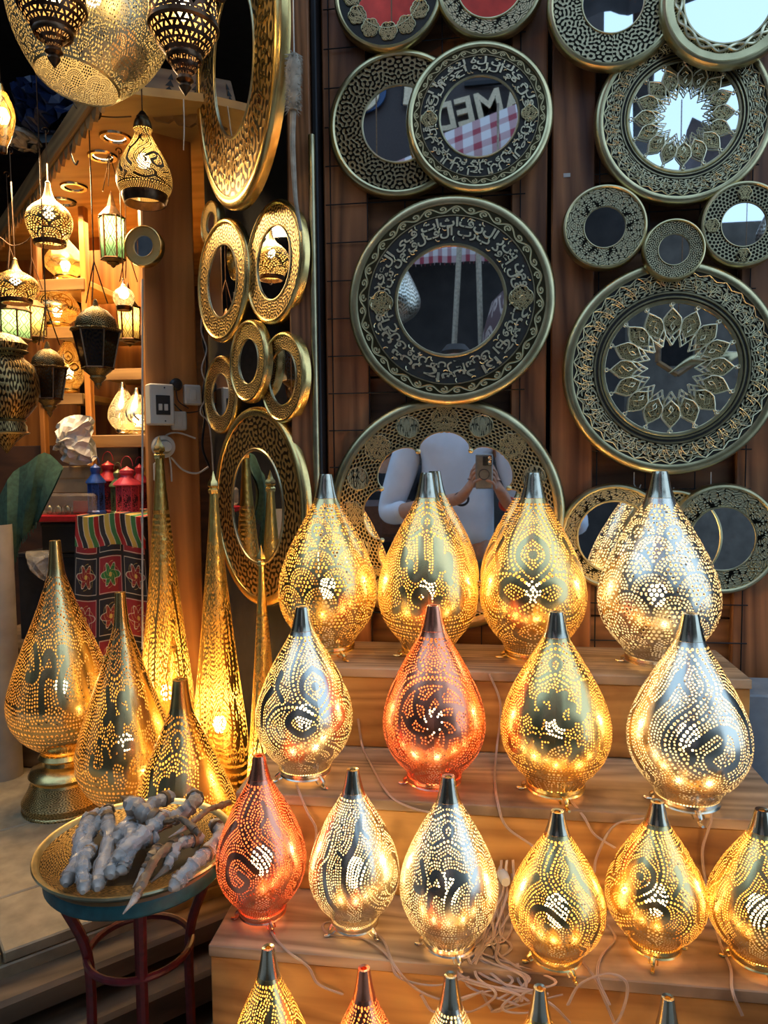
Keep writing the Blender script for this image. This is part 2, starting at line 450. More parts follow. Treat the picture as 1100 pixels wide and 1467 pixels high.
def pat_paisley(seed, name, flip=1):
    rnd = random.Random(seed); p = Pat(); f = flip
    def fl(P): return [(x*f, y, 0) for x, y in P]
    p.bead(fl([(0, .6), (.18, .9), (.30, 1.2), (.12, 1.5), (-.2, 1.8), (-.35, 2.15), (-.15, 2.55), (.2, 2.8)]))
    p.bead(fl([(.12, .6), (.32, .9), (.45, 1.25), (.30, 1.6), (.02, 1.85), (-.12, 2.15), (.05, 2.45), (.35, 2.6)]))
    p.stroke(fl([(-.15, 1.0), (-.35, 1.4), (-.62, 1.75), (-.7, 2.2), (-.45, 2.55)]), .045)
    p.stroke(fl([(.1, 2.1), (.45, 1.85), (.75, 1.95), (.8, 2.35), (.5, 2.5), (.3, 2.3), (.5, 2.15)]), .05)
    p.stroke(fl([(.6, 1.3), (.9, 1.55), (1.15, 1.9), (1.2, 2.3)]), .05)
    p.stroke(fl([(-.9, 1.45), (-1.15, 1.9), (-1.1, 2.4), (-.8, 2.75)]), .05)
    p.bead(fl([(-.75, 1.2), (-1.0, 1.65), (-1.35, 2.0), (-1.3, 2.5)]))
    p.bead(fl([(.7, 2.75), (1.05, 2.6), (1.35, 2.2), (1.3, 1.8)]))
    p.stroke(fl([(-.3, 2.9), (0, 3.05), (.3, 2.95), (.6, 3.05)]), .03)
    p.stroke(fl([(-.05, .85), (-.12, 1.1), (0, 1.3)]), .03)
    for k in range(5):
        x = rnd.uniform(-.9, .9); y = rnd.uniform(1.5, 3.0)
        p.stroke([(x, y, 0), (x+.1, y+.1, 0), (x+.05, y+.22, 0)], .03)
    border(p, .56, 1); border(p, 3.15, 1); return p.finish(name)
def pat_floral(name, spread=1.0):
    p = Pat()
    for s_ in (-1, 1):
        p.stroke([(0, 1.15, 0), (s_*.22, 1.35, 0), (s_*.25, 1.6, 0), (0, 1.85, 0)], .04)
        p.bead([(s_*.05, .62, 0), (s_*.25, .95, 0), (s_*.42, 1.35, 0), (s_*.35, 1.75, 0), (s_*.1, 2.0, 0)])
        p.stroke([(s_*.1, 2.05, 0), (s_*.42, 1.95, 0), (s_*.62, 2.15, 0), (s_*.35, 2.35, 0), (s_*.1, 2.25, 0)], .05)
        p.bead([(0, 2.05, 0), (s_*.4, 1.85, 0), (s_*.85, 1.95, 0), (s_*1.1, 2.3, 0), (s_*.8, 2.6, 0), (s_*.4, 2.55, 0), (0, 2.35, 0)])
        p.stroke([(s_*.65, 1.25, 0), (s_*.8, 1.5, 0), (s_*.7, 1.75, 0)], .045)
        p.stroke([(s_*.95, 1.6, 0), (s_*1.25, 1.9, 0), (s_*1.3, 2.3, 0)], .05)
        p.stroke([(0, 2.6, 0), (s_*.25, 2.75, 0), (s_*.3, 2.95, 0), (0, 3.1, 0)], .04)
        p.bead([(0, 2.5, 0), (s_*.45, 2.8, 0), (s_*.75, 3.1, 0)])
    p.disc(0, 1.5, .07); p.disc(0, 2.85, .06); border(p, .56, 1); border(p, 3.2, 1)
    return p.finish(name)

IM = {}
IM['scales'] = pat_scales()
IM['wheel'] = pat_wheel()
IM['textA'] = pat_text([('والله', -.02, 1.6, 1.0, .75, .02), ('نور', .0, 2.28, 1.5, .62, .018)], 'punched_letters_broad')
IM['textB'] = pat_text([('العزيز', 0, 1.62, 1.3, .7, .02), ('الرحمن', 0, 2.3, 1.9, .75, .02)], 'punched_letters_tall')
IM['textC'] = pat_text([('محمد', 0, 2.0, 1.5, 1.0, .024)], 'punched_letters_round')
IM['paisA'] = pat_paisley(1, 'punched_paisley_curl')
IM['paisB'] = pat_paisley(5, 'punched_paisley_swirl', -1)
IM['floral'] = pat_floral('punched_flower_knot')

# engraving tiles
def labyrinth(n, k0, seed, sym=True):
    rs = np.random.RandomState(seed); a = rs.randn(n, n)
    if sym: a = a+a[:, ::-1]
    fx = np.fft.fftfreq(n)*n; kk = np.hypot(*np.meshgrid(fx, fx))
    b = np.real(np.fft.ifft2(np.fft.fft2(a)*np.exp(-((kk-k0)/(k0*.13))**2))); b /= b.std()
    return b
_l = labyrinth(512, 26, 3); IM['laby'] = make_img('vermicular_engraving', np.clip(_l*1.5+.5, 0, 1))
_l = np.abs(labyrinth(512, 15, 9)); IM['arab'] = make_img('leaf_engraving', np.clip((_l-.35)*3, 0, 1))
def vine():
    n, h = 512, 128; X, Y = np.meshgrid(np.arange(n)/h, np.arange(h)/h); d = np.full((h, n), 9.)
    t = np.linspace(0, 4, 500); pts = [(a, .5+.3*math.sin(a*PI*2/2)) for a in t]
    for c in range(4):
        cx = c+.5; s_ = 1 if c % 2 == 0 else -1
        for q in np.linspace(0, 1, 90):
            a = q*3.6*PI/1.6; rr = .30*(1-q*.85); pts.append((cx+rr*math.cos(a*s_+1.2), .5-s_*.06+rr*math.sin(a*s_+1.2)))
    for px, py in pts:
        for o in (-4, 0, 4): d = np.minimum(d, (X-px-o)**2+(Y-py)**2)
    return make_img('vine_border_engraving', np.clip((.075-np.sqrt(d))/.03, 0, 1))
IM['vine'] = vine()
def honey():
    n = 512; X, Y = np.meshgrid(np.arange(n)/n*16, np.arange(n)/n*16/ .8660254*1.0); best = np.full((n, n), 9.); sec = best.copy()
    for j in range(-1, 20):
        for i in range(-1, 18):
            d = np.hypot(X-(i+.5*(j % 2)), (Y-j)*.8660254); m_ = d < best
            sec = np.where(m_, best, np.minimum(sec, d)); best = np.where(m_, d, best)
    return make_img('honeycomb_piercing', np.clip((.17-(sec-best)/2)/.06, 0, 1))
IM['honey'] = honey()

def engraved(name, img, gold, dark=(.018, .016, .012), scale=(8, 1), rough=.36, metal=1.0):
    m, nt, b, N, L = newmat(name)
    uv = N('ShaderNodeUVMap'); mp = N('ShaderNodeMapping'); mp.inputs['Scale'].default_value = (*scale, 1)
    L(uv.outputs[0], mp.inputs[0]); t = N('ShaderNodeTexImage'); t.image = img; L(mp.outputs[0], t.inputs[0])
    mx = N('ShaderNodeMixRGB'); mx.inputs[1].default_value = rgb(dark); mx.inputs[2].default_value = rgb(gold)
    L(t.outputs[0], mx.inputs[0]); L(mx.outputs[0], b.inputs['Base Color']); b.inputs['Metallic'].default_value = metal
    b.inputs['Roughness'].default_value = rough
    bp = N('ShaderNodeBump'); bp.inputs['Strength'].default_value = .6; bp.inputs['Distance'].default_value = .001
    L(t.outputs[0], bp.inputs['Height']); L(bp.outputs[0], b.inputs['Normal'])
    return m
GOLD = (.62, .55, .33)
MT['e_laby'] = engraved('engraved_fine_scroll', IM['laby'], GOLD, scale=(2.6, .28))
MT['e_arab'] = engraved('engraved_leafwork', IM['arab'], GOLD, scale=(3.4, .30))
MT['e_honeys'] = engraved('small_honeycomb', IM['honey'], (.50, .44, .26), scale=(3, .3))
MT['e_vine'] = engraved('engraved_vine_border', IM['vine'], (.62, .53, .28), (.07, .06, .03), scale=(10, 1))
MT['e_lattice'] = engraved('dark_interlace', IM['laby'], (.34, .27, .14), (.014, .011, .008), scale=(3, .26))
MT['e_honey'] = engraved('pierced_honeycomb', IM['honey'], (.50, .40, .20), scale=(7, 1))
MT['e_warm'] = engraved('engraved_warm_brass', IM['laby'], (.78, .54, .20), (.05, .028, .008), scale=(2.6, .26))
MT['e_bowl'] = engraved('engraved_dark_brass', IM['laby'], (.34, .23, .09), (.025, .016, .008), scale=(3, .8))

def shell_mat(name, img, col, inner, rough=.24, rep=2, tint=None, vs=1, ham=.12, hs=22, off=.0):
    m, nt, b, N, L = newmat(name)
    uv = N('ShaderNodeUVMap'); mp = N('ShaderNodeMapping'); mp.inputs['Scale'].default_value = (rep, vs, 1); mp.inputs['Location'].default_value = (.5+off, 0, 0)
    L(uv.outputs[0], mp.inputs[0]); t = N('ShaderNodeTexImage'); t.image = img; L(mp.outputs[0], t.inputs[0])
    tc = N('ShaderNodeTexCoord'); no = N('ShaderNodeTexNoise'); no.inputs['Scale'].default_value = hs; L(tc.outputs['Object'], no.inputs['Vector'])
    bp = N('ShaderNodeBump'); bp.inputs['Strength'].default_value = ham; bp.inputs['Distance'].default_value = .004
    L(no.outputs[0], bp.inputs['Height']); L(bp.outputs[0], b.inputs['Normal'])
    b.inputs['Base Color'].default_value = rgb(col); b.inputs['Metallic'].default_value = 1; b.inputs['Roughness'].default_value = rough
    df = N('ShaderNodeBsdfDiffuse'); df.inputs[0].default_value = rgb(inner)
    ge = N('ShaderNodeNewGeometry'); m1 = N('ShaderNodeMixShader'); L(ge.outputs['Backfacing'], m1.inputs[0]); L(b.outputs[0], m1.inputs[1]); L(df.outputs[0], m1.inputs[2])
    tr = N('ShaderNodeBsdfTransparent'); m2 = N('ShaderNodeMixShader'); L(t.outputs[0], m2.inputs[0]); L(m1.outputs[0], m2.inputs[1]); L(tr.outputs[0], m2.inputs[2])
    L(m2.outputs[0], nt.nodes['Material Output'].inputs[0]); return m
METALS = {'gold': ((.80, .62, .28), (.80, .52, .17), 'brass'), 'silver': ((.72, .68, .56), (.80, .68, .46), 'silver'), 'copper': ((.90, .36, .22), (.80, .30, .13), 'copper')}
_sm = {}
def shell(pat, metal, off=0):
    k = (pat, metal, off)
    if k not in _sm: _sm[k] = shell_mat('punched_%s_%s' % (metal, IM[pat].name), IM[pat], METALS[metal][0], METALS[metal][1], off=off)
    return _sm[k]


# ------------------------------------------------------------------ setting
Z1, Y1, Z2, Y2, Z3, Y3, Z4 = 1.048, 1.375, .889, 1.16, .722, 1.005, .56
LZ = .53                                                 # top of the stone ledge
def box_obj(name, c, d, mat, parent=None, rot=None, bev=.002, label=None):
    # geometry about its own centre so that the grain follows the piece
    g = G().box((0, 0, 0), d, None, bev); o = g.build(name, mat, parent, smooth=False, label=label)
    o.location = [float(x) for x in c]
    if rot is not None: o.rotation_euler = rot
    return o
floor = struct(G().box((0, 0, -.05), (14, 14, .1)).build('floor', MT['street'], smooth=False))

wall = struct(G().box((2.1, 1.70, 1.6), (5.05, .05, 3.4)).build('wall_back', MT['dark'], smooth=False))
def Xw(u, Y=D): return float(aty(u, 300, Y)[0])
stile = [(463, 527), (731, 784.5), (789.5, 853), (1062, 1126), (1131, 1195)]
for a, b in stile:
    x0, x1 = Xw(a), Xw(b); box_obj('plank', ((x0+x1)/2, D+.0095, 1.5), (x1-x0-.002, .019, 3.0), MT['wood_v'], wall, bev=.003)
for (a, b) in ((527, 731), (853, 1062)):
    x0, x1 = Xw(a), Xw(b); z = .86; k = 0
    while z < 2.7:
        h = .118+.012*(k % 3); box_obj('plank', ((x0+x1)/2, D+.032+.003*(k % 2), z+h/2), (x1-x0+.01, .02, h-.004), MT['wood_h'], wall, bev=.002); z += h; k += 1
# wire grids hung on the panels
def grid(name, label, u0, u1, offs, Y, us, zs, z0, z1):
    g = G()
    for x in us: g.tube([(x, Y, z0), (x, Y, z1)], .0014, 5)
    for z in zs: g.tube([(us[0]-.01, Y-.0025, z), (us[-1]+.01, Y-.0025, z)], .0014, 5)
    o = g.build(name, MT['black_metal']); tag(o, label, 'wire grid'); return o
gx0 = Xw(474); grid('wire_grid', 'thin black wire display grid behind the calligraphy mirrors', 0, 0, 0, D-.004, [gx0+.0815*k for k in range(6)], [.95+.0815*k for k in range(22)], .93, 2.72)
gx1 = Xw(858); grid('wire_grid', 'black wire display grid behind the two rosette mirrors', 0, 0, 0, D-.004, [gx1+.10*k for k in range(4)], [.98+.0815*k for k in range(22)], .93, 2.72)
# small hooks on the grid
for (u, v), hl in zip(((908, 690), (955, 694), (1018, 690)), ('left of the largest scale lamp', 'behind the cap of the largest scale lamp', 'right of the cap of the largest scale lamp')):
    p = aty(u, v, D-.008); g = G().tube([p+np.array(q) for q in ((0, 0, .02), (0, 0, -.005), (.004, -.004, -.014), (.010, -.006, -.014), (.013, -.007, -.006))], .0012, 5)
    tag(g.build('wire_hook', MT['cord_white']), 'small bare wire hook on the grid, '+hl, 'hook', 'bare hooks below the rosette mirror')
tag(G().box(aty(812, 251, D-.001), (.014, .001, .008), None, 0).build('paper_scrap', MT['white_plastic'], smooth=False), 'tiny torn white paper scrap stuck on the brown board', 'paper')
# door post with its metal edge
post = box_obj('post', ((PA[0]+Xw(452))/2, D+.01, 1.5), (Xw(452)-PA[0], .09, 3.0), MT['wood_v'], bev=.004); struct(post); post.name = 'trim_1'
o = box_obj('trim_2', (Xw(457.5), D-.012, 1.5), (.012, .05, 3.0), MT['black_metal'], bev=.003); struct(o)
pp = G().tube([(Xw(455), D-.05, z) for z in (.9, 1.3, 1.8, 2.14)], .0075, 10).build('brass_pipe', MT['brass_old'])
tag(pp, 'narrow upright brass pipe running along the dark post edge', 'pipe')
# folded side panel
PL = .56
def panelpt(s_, off, z): q = PA+PT*s_+PN*off; return (q[0], q[1], z)
prot = (0, 0, math.atan2(PT[1], PT[0]))
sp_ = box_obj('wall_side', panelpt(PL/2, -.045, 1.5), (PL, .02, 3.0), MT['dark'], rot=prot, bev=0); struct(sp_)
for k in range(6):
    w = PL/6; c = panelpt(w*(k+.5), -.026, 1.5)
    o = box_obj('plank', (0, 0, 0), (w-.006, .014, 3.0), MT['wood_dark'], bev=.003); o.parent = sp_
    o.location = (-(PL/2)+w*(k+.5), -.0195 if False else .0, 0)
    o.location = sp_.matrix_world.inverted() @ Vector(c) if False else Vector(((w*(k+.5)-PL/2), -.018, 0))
# pine board with the switches, square to the panel (its back corner)
BP = np.array(panelpt(PL, 0, 0)); BT = PN.copy(); BN = np.array([.695, -.719, 0.])
def atb(u, v, off=0):
    d = ray(u, v); p0 = BP+BN*off; return CAM+d*((p0-CAM)@BN)/(d@BN)
YB = 1.93; BW = float((atb(205, 400)-BP)[:2]@BT[:2])
brot = (0, 0, math.atan2(-BT[1], -BT[0]))
c = BP+BT*(BW/2)-BN*.015
bo = box_obj('wall_left', (c[0], c[1], 1.33), (BW, .03, 2.30), MT['wood_board'], rot=brot, bev=.004); struct(bo)
BZ = 2.345
# shop interior
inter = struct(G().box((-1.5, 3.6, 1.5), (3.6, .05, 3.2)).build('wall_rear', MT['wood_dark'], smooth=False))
struct(G().box((-2.75, 2.3, 1.5), (.05, 2.6, 3.2)).build('wall_far', MT['dark'], smooth=False))
struct(G().box((-.4, 2.9, 1.5), (.05, 1.6, 3.2)).build('wall_inner', MT['dark'], smooth=False))
# plywood ceiling with recessed spots
ce = np.array([atz(128, 128, BZ), atz(0, 322, BZ), atz(-60, 420, BZ)])
c1 = (-1.0, 3.55); 
A_, B_ = ce[0], ce[1]; dirn = (B_-A_)/np.linalg.norm(B_-A_)
P1 = A_-dirn*.35; P2 = A_+dirn*2.6
Q1 = atz(330, 150, BZ); poly = [(A_[0], A_[1]), (P2[0], P2[1]), (P2[0], 3.6), (-.42, 3.6), (Q1[0], Q1[1])]
g = G(); g.add([(x, y, BZ) for x, y in poly]+[(x, y, BZ+.02) for x, y in poly], [[0, 4, 3, 2, 1][::-1], [5, 6, 7, 8, 9]]+[[i, (i+1) % 5, 5+(i+1) % 5, 5+i] for i in range(5)])
cl = struct(g.build('ceiling', MT['ply'], smooth=False))
struct(G().box((.2, 2.6, 3.15), (6.0, 2.5, .05)).build('ceiling_upper', MT['dark'], smooth=False)).name = 'ceiling.001'
def ceil_spot(u, v):
    p = atz(u, v, BZ-.002); t = thing('ceiling_spot', 'x', 'light', p)
    G().lathe([(.027, .001), (.030, -.004), (.040, -.004), (.043, .001)], 24).build('bezel', MT['chrome'], t)
    G().lathe([(.0001, .004), (.02, .004), (.027, .001)], 20).build('lens', MT['bulb'] if u > 110 else MT['white_plastic'], t)
    lamp('SPOT', 'spot_light', (p[0], p[1], BZ-.03), 9, (1, .62, .24), .03, (0, 0, 0), spot=2.4)
    return t
for u, v, l in ((165, 197, 'round recessed ceiling spot nearest the hanging pear lamp'), (147, 224, 'round recessed ceiling spot, second behind the hanging pear lamp'), (106, 268, 'dim recessed ceiling spot above the carved trim corner'), (91, 289, 'dim recessed ceiling spot farthest into the shop')):
    ceil_spot(u, v)['label'] = l
# carved diagonal trim along the ceiling edge
ang = math.atan2(dirn[1], dirn[0])
tr = thing('carved_trim', 'long carved scalloped wooden trim along the slanting ceiling edge', 'trim', (A_+dirn*.9)-np.array([0, 0, .03]), (0, 0, ang)); tr['kind'] = 'structure'; tr.name = 'trim_3'
G().box((0, 0, 0), (2.4, .03, .06), None, .004).build('board', MT['trimwood'], tr, smooth=False)
for k in range(46):
    x = -1.18+k*.0525; G().add([(x, -.004, -.028), (x+.05, -.004, -.028), (x+.040, -.004, -.05), (x+.025, -.004, -.062), (x+.010, -.004, -.05), (x, .004, -.028), (x+.05, .004, -.028), (x+.040, .004, -.05), (x+.025, .004, -.062), (x+.010, .004, -.05)],
        [[0, 1, 2, 3, 4], [9, 8, 7, 6, 5]]+[[i, (i+1) % 5, 5+(i+1) % 5, 5+i][::-1] for i in range(5)]).build('scallop', MT['trimwood'], tr, smooth=False)
# fretwork valance above the pine board
vz = [aty(185, 128, YB-.10), aty(420, 178, YB-.06)]
va = math.atan2(vz[1][2]-vz[0][2], vz[1][0]-vz[0][0])
vt = thing('fretwork_valance', 'carved fretwork wooden valance with round holes above the pine board', 'valance', (vz[0]+vz[1])/2, (0, -va, 0)); vt['kind'] = 'structure'; vt.name = 'trim_4'
VL = float(np.linalg.norm(vz[1]-vz[0]))
G().box((0, 0, .035), (VL, .02, .07), None, .003).build('board', MT['trimwood'], vt, smooth=False)
G().box((0, -.012, .002), (VL, .02, .012), None, .003).build('moulding', MT['trimwood'], vt, smooth=False)
n = int(VL/.055)
for k in range(n):
    x = -VL/2+VL*(k+.5)/n; w = VL/n/2; g = G()
    ring = [(x+.010*math.cos(a), .010*math.sin(a)-.026) for a in np.linspace(0, 2*PI, 13)[:-1]]
    outer = []
    for a in np.linspace(0, 2*PI, 13)[:-1]:
        ox, oz = w*1.02*math.cos(a)*1.15, .03*math.sin(a)*1.1; outer.append((x+max(-w, min(w, ox)), max(-.058, min(-.002, oz-.03))))
    V = [(a, yy, b) for yy in (-.005, .005) for a, b in ring+outer]
    fs = []
    for i in range(12):
        j = (i+1) % 12; fs += [[i, j, 12+j, 12+i][::-1], [24+i, 24+j, 36+j, 36+i], [i, 24+i, 24+j, j][::-1], [12+i, 36+i, 36+j, 12+j]]
    g.add(V, fs).build('pierced_tab', MT['trimwood'], vt, smooth=False)
for k in range(6):
    x = -VL/2+.03+k*VL/6; g = G()
    for q in range(3): g.add([(x-.016+.004*q, -.0115, .012+q*.016), (x+.016-.004*q, -.0115, .012+q*.016), (x, -.0115, .028+q*.016)], [[0, 1, 2]])
    g.build('inlay', MT['patina'], vt, smooth=False)

# display steps
def step(label, x0, x1, ytop0, ytop1, ztop, zbot, boards, sidemat='crate'):
    t = thing('display_step', label, 'wooden step', ((x0+x1)/2, (ytop0+ytop1)/2, zbot)); t['kind'] = 'thing'
    L = x1-x0; dep = ytop1-ytop0; cx, cy = (x0+x1)/2, (ytop0+ytop1)/2
    nb = boards
    for k in range(nb):
        w = dep/nb; box_obj('top_board', (0, -dep/2+w*(k+.5), ztop-zbot-.009), (L, w-.0015, .018), MT['crate_top'], t, bev=.0015)
    H = ztop-zbot-.019; box_obj('front_board', (0, -dep/2+.012, H/2), (L-.004, .016, H), MT['crate'], t, bev=.0015)
    box_obj('side_board', (-L/2+.010, .008, H/2), (.016, dep-.03, H), MT['crate'], t, bev=.001)
    box_obj('side_board', (L/2-.010, .008, H/2), (.016, dep-.03, H), MT['crate'], t, bev=.001)
    return t
step('top wooden display step against the wall, holding four big lamps', -.40, .4855, Y1, D-.012, Z1, Z2+.001, 2)
step('second wooden display step with three yellow lamps and an orange lamp', -.42, .487, Y2, D-.016, Z2, Z3+.001, 2)
step('third wooden display step with six smaller lamps and tangled cords', -.413, .52, Y3, D-.02, Z3, Z4+.001, 3)
step('lowest wooden display step at the bottom edge of the picture', -.43, .52, .72, D-.024, Z4, .0, 3)
# grey ledge, far right
struct(G().box((1.10, 1.50, .50), (1.20, .12, 1.0), None, .004).build('trim_5', MT['concrete'], smooth=False))
struct(G().box((1.02, 1.05, .39), (.98, .76, .78), None, .004).build('trim_7', MT['concrete'], smooth=False))
pp_ = thing('engraved_plate', 'grey engraved metal plate lying at the far right beside the steps', 'plate', atz(1100, 1125, .785)+np.array([.045, 0, 0]), (.12, 0, 0))
MT['e_grey'] = engraved('engraved_grey_plate', IM['arab'], (.40, .44, .48), (.10, .12, .14), scale=(5, 1))
G().lathe([(.085, .012), (.05, .002), (.0001, .001)], 48).build('well', MT['e_grey'], pp_); G().lathe([(.098, .016), (.094, .018), (.085, .012)], 48).build('rim', MT['silver'], pp_)

# stone ledge on the left with its timber steps
e0 = atz(-40, 1382, LZ); e1 = atz(127, 1321, LZ); ed = e1-e0; ed /= np.linalg.norm(ed); en = np.array([ed[1], -ed[0], 0])   # en points to the alley
if en[1] > 0: en = -en
eang = math.atan2(ed[1], ed[0])
lg = thing('ledge', 'beige stone ledge', 'ledge', e0, (0, 0, eang)); lg['kind'] = 'structure'; lg.name = 'trim_6'; del lg['category']
MT['stone'] = simple('beige_stone', (.34, .26, .15), .55, 0, .35, 26, .22)
box_obj('slab_base', (1.0, .9, -.06), (3.2, 1.8, .07), MT['stone'], lg, bev=.003)
ys = [0, .20, .52, .86, 1.3, 1.8]
for k in range(5):
    for q in range(3):
        w = ys[k+1]-ys[k]; L3 = 1.05; off = (.33*k) % L3
        box_obj('stone', (-.7+off+L3*q+L3/2-.3, ys[k]+w/2, -.012), (L3-.004, w-.004, .024), MT['stone'], lg, bev=.003)
for k, (dy, dz, hh, dd) in enumerate(((-.03, -.075, .05, .14), (-.07, -.16, .07, .16), (-.12, -.27, .07, .2), (-.17, -.40, .09, .24))):
    box_obj('timber', (.7, dy+.03, dz), (2.6, dd, hh), MT['ledge_wood'], lg, bev=.008)
box_obj('timber', (.7, .12, -.42), (2.6, .05, .34), MT['ledge_wood'], lg, bev=.004)

# ------------------------------------------------------------------ lamps on the steps
def foot_mesh(sc):
    P = [np.array(p)*sc for p in ((0, 0, .022), (.008, 0, .018), (.014, 0, .010), (.011, 0, .004), (.018, 0, 0.0015), (.023, 0, .003))]
    g = G().tube(spline(P, 4), [.0045*sc, .0040*sc, .003*sc, .0022*sc, .0035*sc, .002*sc], 8)
    g.tube(spline([np.array(p)*sc for p in ((.006, 0, .019), (.004, .006, .013), (.010, .006, .008))], 3), .0016*sc, 5); g.tube(spline([np.array(p)*sc for p in ((.006, 0, .019), (.004, -.006, .013), (.010, -.006, .008))], 3), .0016*sc, 5)
    return g
LAMP_POS = {}
def table_lamp(key, label, tip, base, width, z, pat, metal, power=1.6, turn=0, group=None, foot=True, Yfix=None, footh=.020, tint=(1, .70, .30)):
    ub, vb = base
    p = atz(ub, vb, z+footh) if Yfix is None else aty(ub, 700, Yfix)
    x, y = p[0], p[1]
    zt = z_for_v(x, y, tip[1]); ztc = (z+zt)/2
    R = width/2/F*depth((x, y, ztc)); H = zt-(z+footh)
    face = math.atan2(x, y)                               # turn the front of the pattern to the alley
    t = thing('perforated_lamp', label, 'lamp', (x, y, z), (0, 0, -face+turn), group)
    met = MT[METALS[metal][2]]; tn = .135                  # share of the height that is the plain cap
    zz = lambda q: footh+H*(1-q)
    G().lathe([(r*R, zz(q)) for q, r in PSM], 72).build('shell', shell(pat, metal, 0), t)
    rc = lambda q: float(prof_r(q))*R+.0008
    capm = MT['chrome'] if metal != 'copper' else MT['copper']
    G().lathe([(rc(0)*.45, zz(0)-.004), (rc(0)*.5, zz(0)+.0005), (rc(0)*.95, zz(0)+.0012), (rc(0), zz(0)-.001)]+[(rc(q), zz(q)) for q in np.linspace(.012, tn, 7)]+[(rc(tn)-.0006, zz(tn)-.001)], 36).build('cap', capm, t)
    rb = float(prof_r(1))*R
    G().lathe([(rb*1.0, footh+.006), (rb*1.07, footh+.005), (rb*1.09, footh+.0005), (rb*1.02, footh-.004), (rb*1.06, footh-.006), (rb*.98, footh-.007), (rb*.9, footh-.004), (rb*.9, footh+.004)], 48).build('base_ring', met, t)
    if foot:
        for k in range(3):
            a = PI*(-.5+2*k/3)+.35; fo = foot_mesh(R/.075).build('foot', met, t); fo.location = (rb*.82*math.cos(a), rb*.82*math.sin(a), 0.0005); fo.rotation_euler = (0, 0, a)
            fo.scale = (1, 1, (footh-.002)/(.022*R/.075))
    G().lathe([(.0001, zz(.60)), (.012, zz(.60)-.003), (.018, zz(.60)-.016), (.013, zz(.60)-.032), (.008, zz(.60)-.045), (.0001, zz(.60)-.046)], 20).build('bulb', MT['bulb'], t)
    power *= .265
    G().lathe([(.009, zz(.60)-.042), (.012, zz(.60)-.05), (.012, footh-.002), (.0001, footh-.002)], 16).build('bulb_holder', MT['white_plastic'], t)
    lamp('POINT', 'bulb_light', (0, 0, zz(.60)+.018), power, (1, .78, .46) if metal == 'silver' and tint == (1, .70, .30) else tint, .012, parent=t)
    LAMP_POS[key] = (x, y, z, rb); return t
table_lamp('A', 'large gold lamp punched with overlapping fan scales, leftmost on the top step', (455, 680), (467, 922), 141, Z1, 'scales', 'gold', 2.6, .2, Yfix=1.468)
table_lamp('B', 'large gold lamp with broad calligraphy standing before the scalloped mirror', (611, 678), (612, 917), 144, Z1, 'textA', 'gold', 2.6, Yfix=1.463)
table_lamp('C', 'large gold lamp with flower knot pattern, third on the top step', (764, 678), (764, 927), 151, Z1, 'floral', 'gold', 2.6, Yfix=1.462)
table_lamp('D', 'largest silvery gold lamp punched with fan scales, at right end of top step', (944, 676), (945, 940), 168, Z1, 'scales', 'silver', 2.8, -.1, Yfix=1.442)
table_lamp('E', 'greenish gold lamp with petal pattern, leftmost on the second step', (438, 870), (437, 1100), 139, Z2, 'floral', 'silver', 2.2, .3, tint=(1, .62, .2))
table_lamp('F', 'orange copper lamp with a pinwheel roundel on the second step', (619, 868), (622, 1112), 147, Z2, 'wheel', 'copper', 2.2, tint=(1, .50, .22))
table_lamp('G', 'gold lamp with tall calligraphy letters right of the orange copper lamp', (793, 877), (795, 1122), 156, Z2, 'textB', 'gold', 2.2)
table_lamp('H', 'silvery gold lamp with beaded paisley curls, rightmost on the second step', (974, 880), (984, 1140), 169, Z2, 'paisA', 'silver', 2.3)
table_lamp('I', 'small red copper lamp, leftmost on the third step beside the horn tray', (378, 1083), (376, 1300), 128, Z3, 'paisB', 'copper', 1.5, tint=(1, .42, .20))
table_lamp('J', 'small silvery lamp with swirling crescent curls beside the red lamp', (509, 1103), (508, 1314), 130, Z3, 'paisA', 'silver', 1.5, .5)
table_lamp('K', 'small silvery lamp with rounded calligraphy next to the cord tangle', (637, 1113), (643, 1343), 141, Z3, 'textC', 'silver', 1.5)
table_lamp('L', 'small gold lamp with beaded curls just right of the cord tangle', (797, 1163), (797, 1363), 137, Z3, 'paisB', 'gold', 1.5, .3)
table_lamp('M', 'small gold lamp with loops of beads, second from right on third step', (935, 1149), (938, 1346), 140, Z3, 'floral', 'gold', 1.5, -.4)
table_lamp('N', 'small gold lamp cut by the right edge on the third step', (1085, 1161), (1086, 1365), 143, Z3, 'paisA', 'gold', 1.5, .2)
for key, lab, tip, w, pt, me_, Yf in (('O', 'gold lamp on the lowest step, leftmost at the bottom edge', (368, 1358), 128, 'paisA', 'gold', .86), ('P', 'copper lamp on the lowest step, only its upper part showing', (511, 1388), 125, 'paisB', 'copper', .85),
        ('Q', 'pinkish silver lamp tip on the lowest step below the calligraphy lamp', (641, 1398), 132, 'floral', 'silver', .84), ('R', 'gold lamp tip on the lowest step at the bottom edge, below the cords', (775, 1416), 128, 'textB', 'gold', .84), ('S', 'lowest gold lamp tip at the bottom right of the picture', (968, 1430), 128, 'wheel', 'gold', .84)):
    table_lamp(key, lab, tip, (tip[0]+2, 0), w, Z4, pt, me_, 1.3, .2, Yfix=Yf)

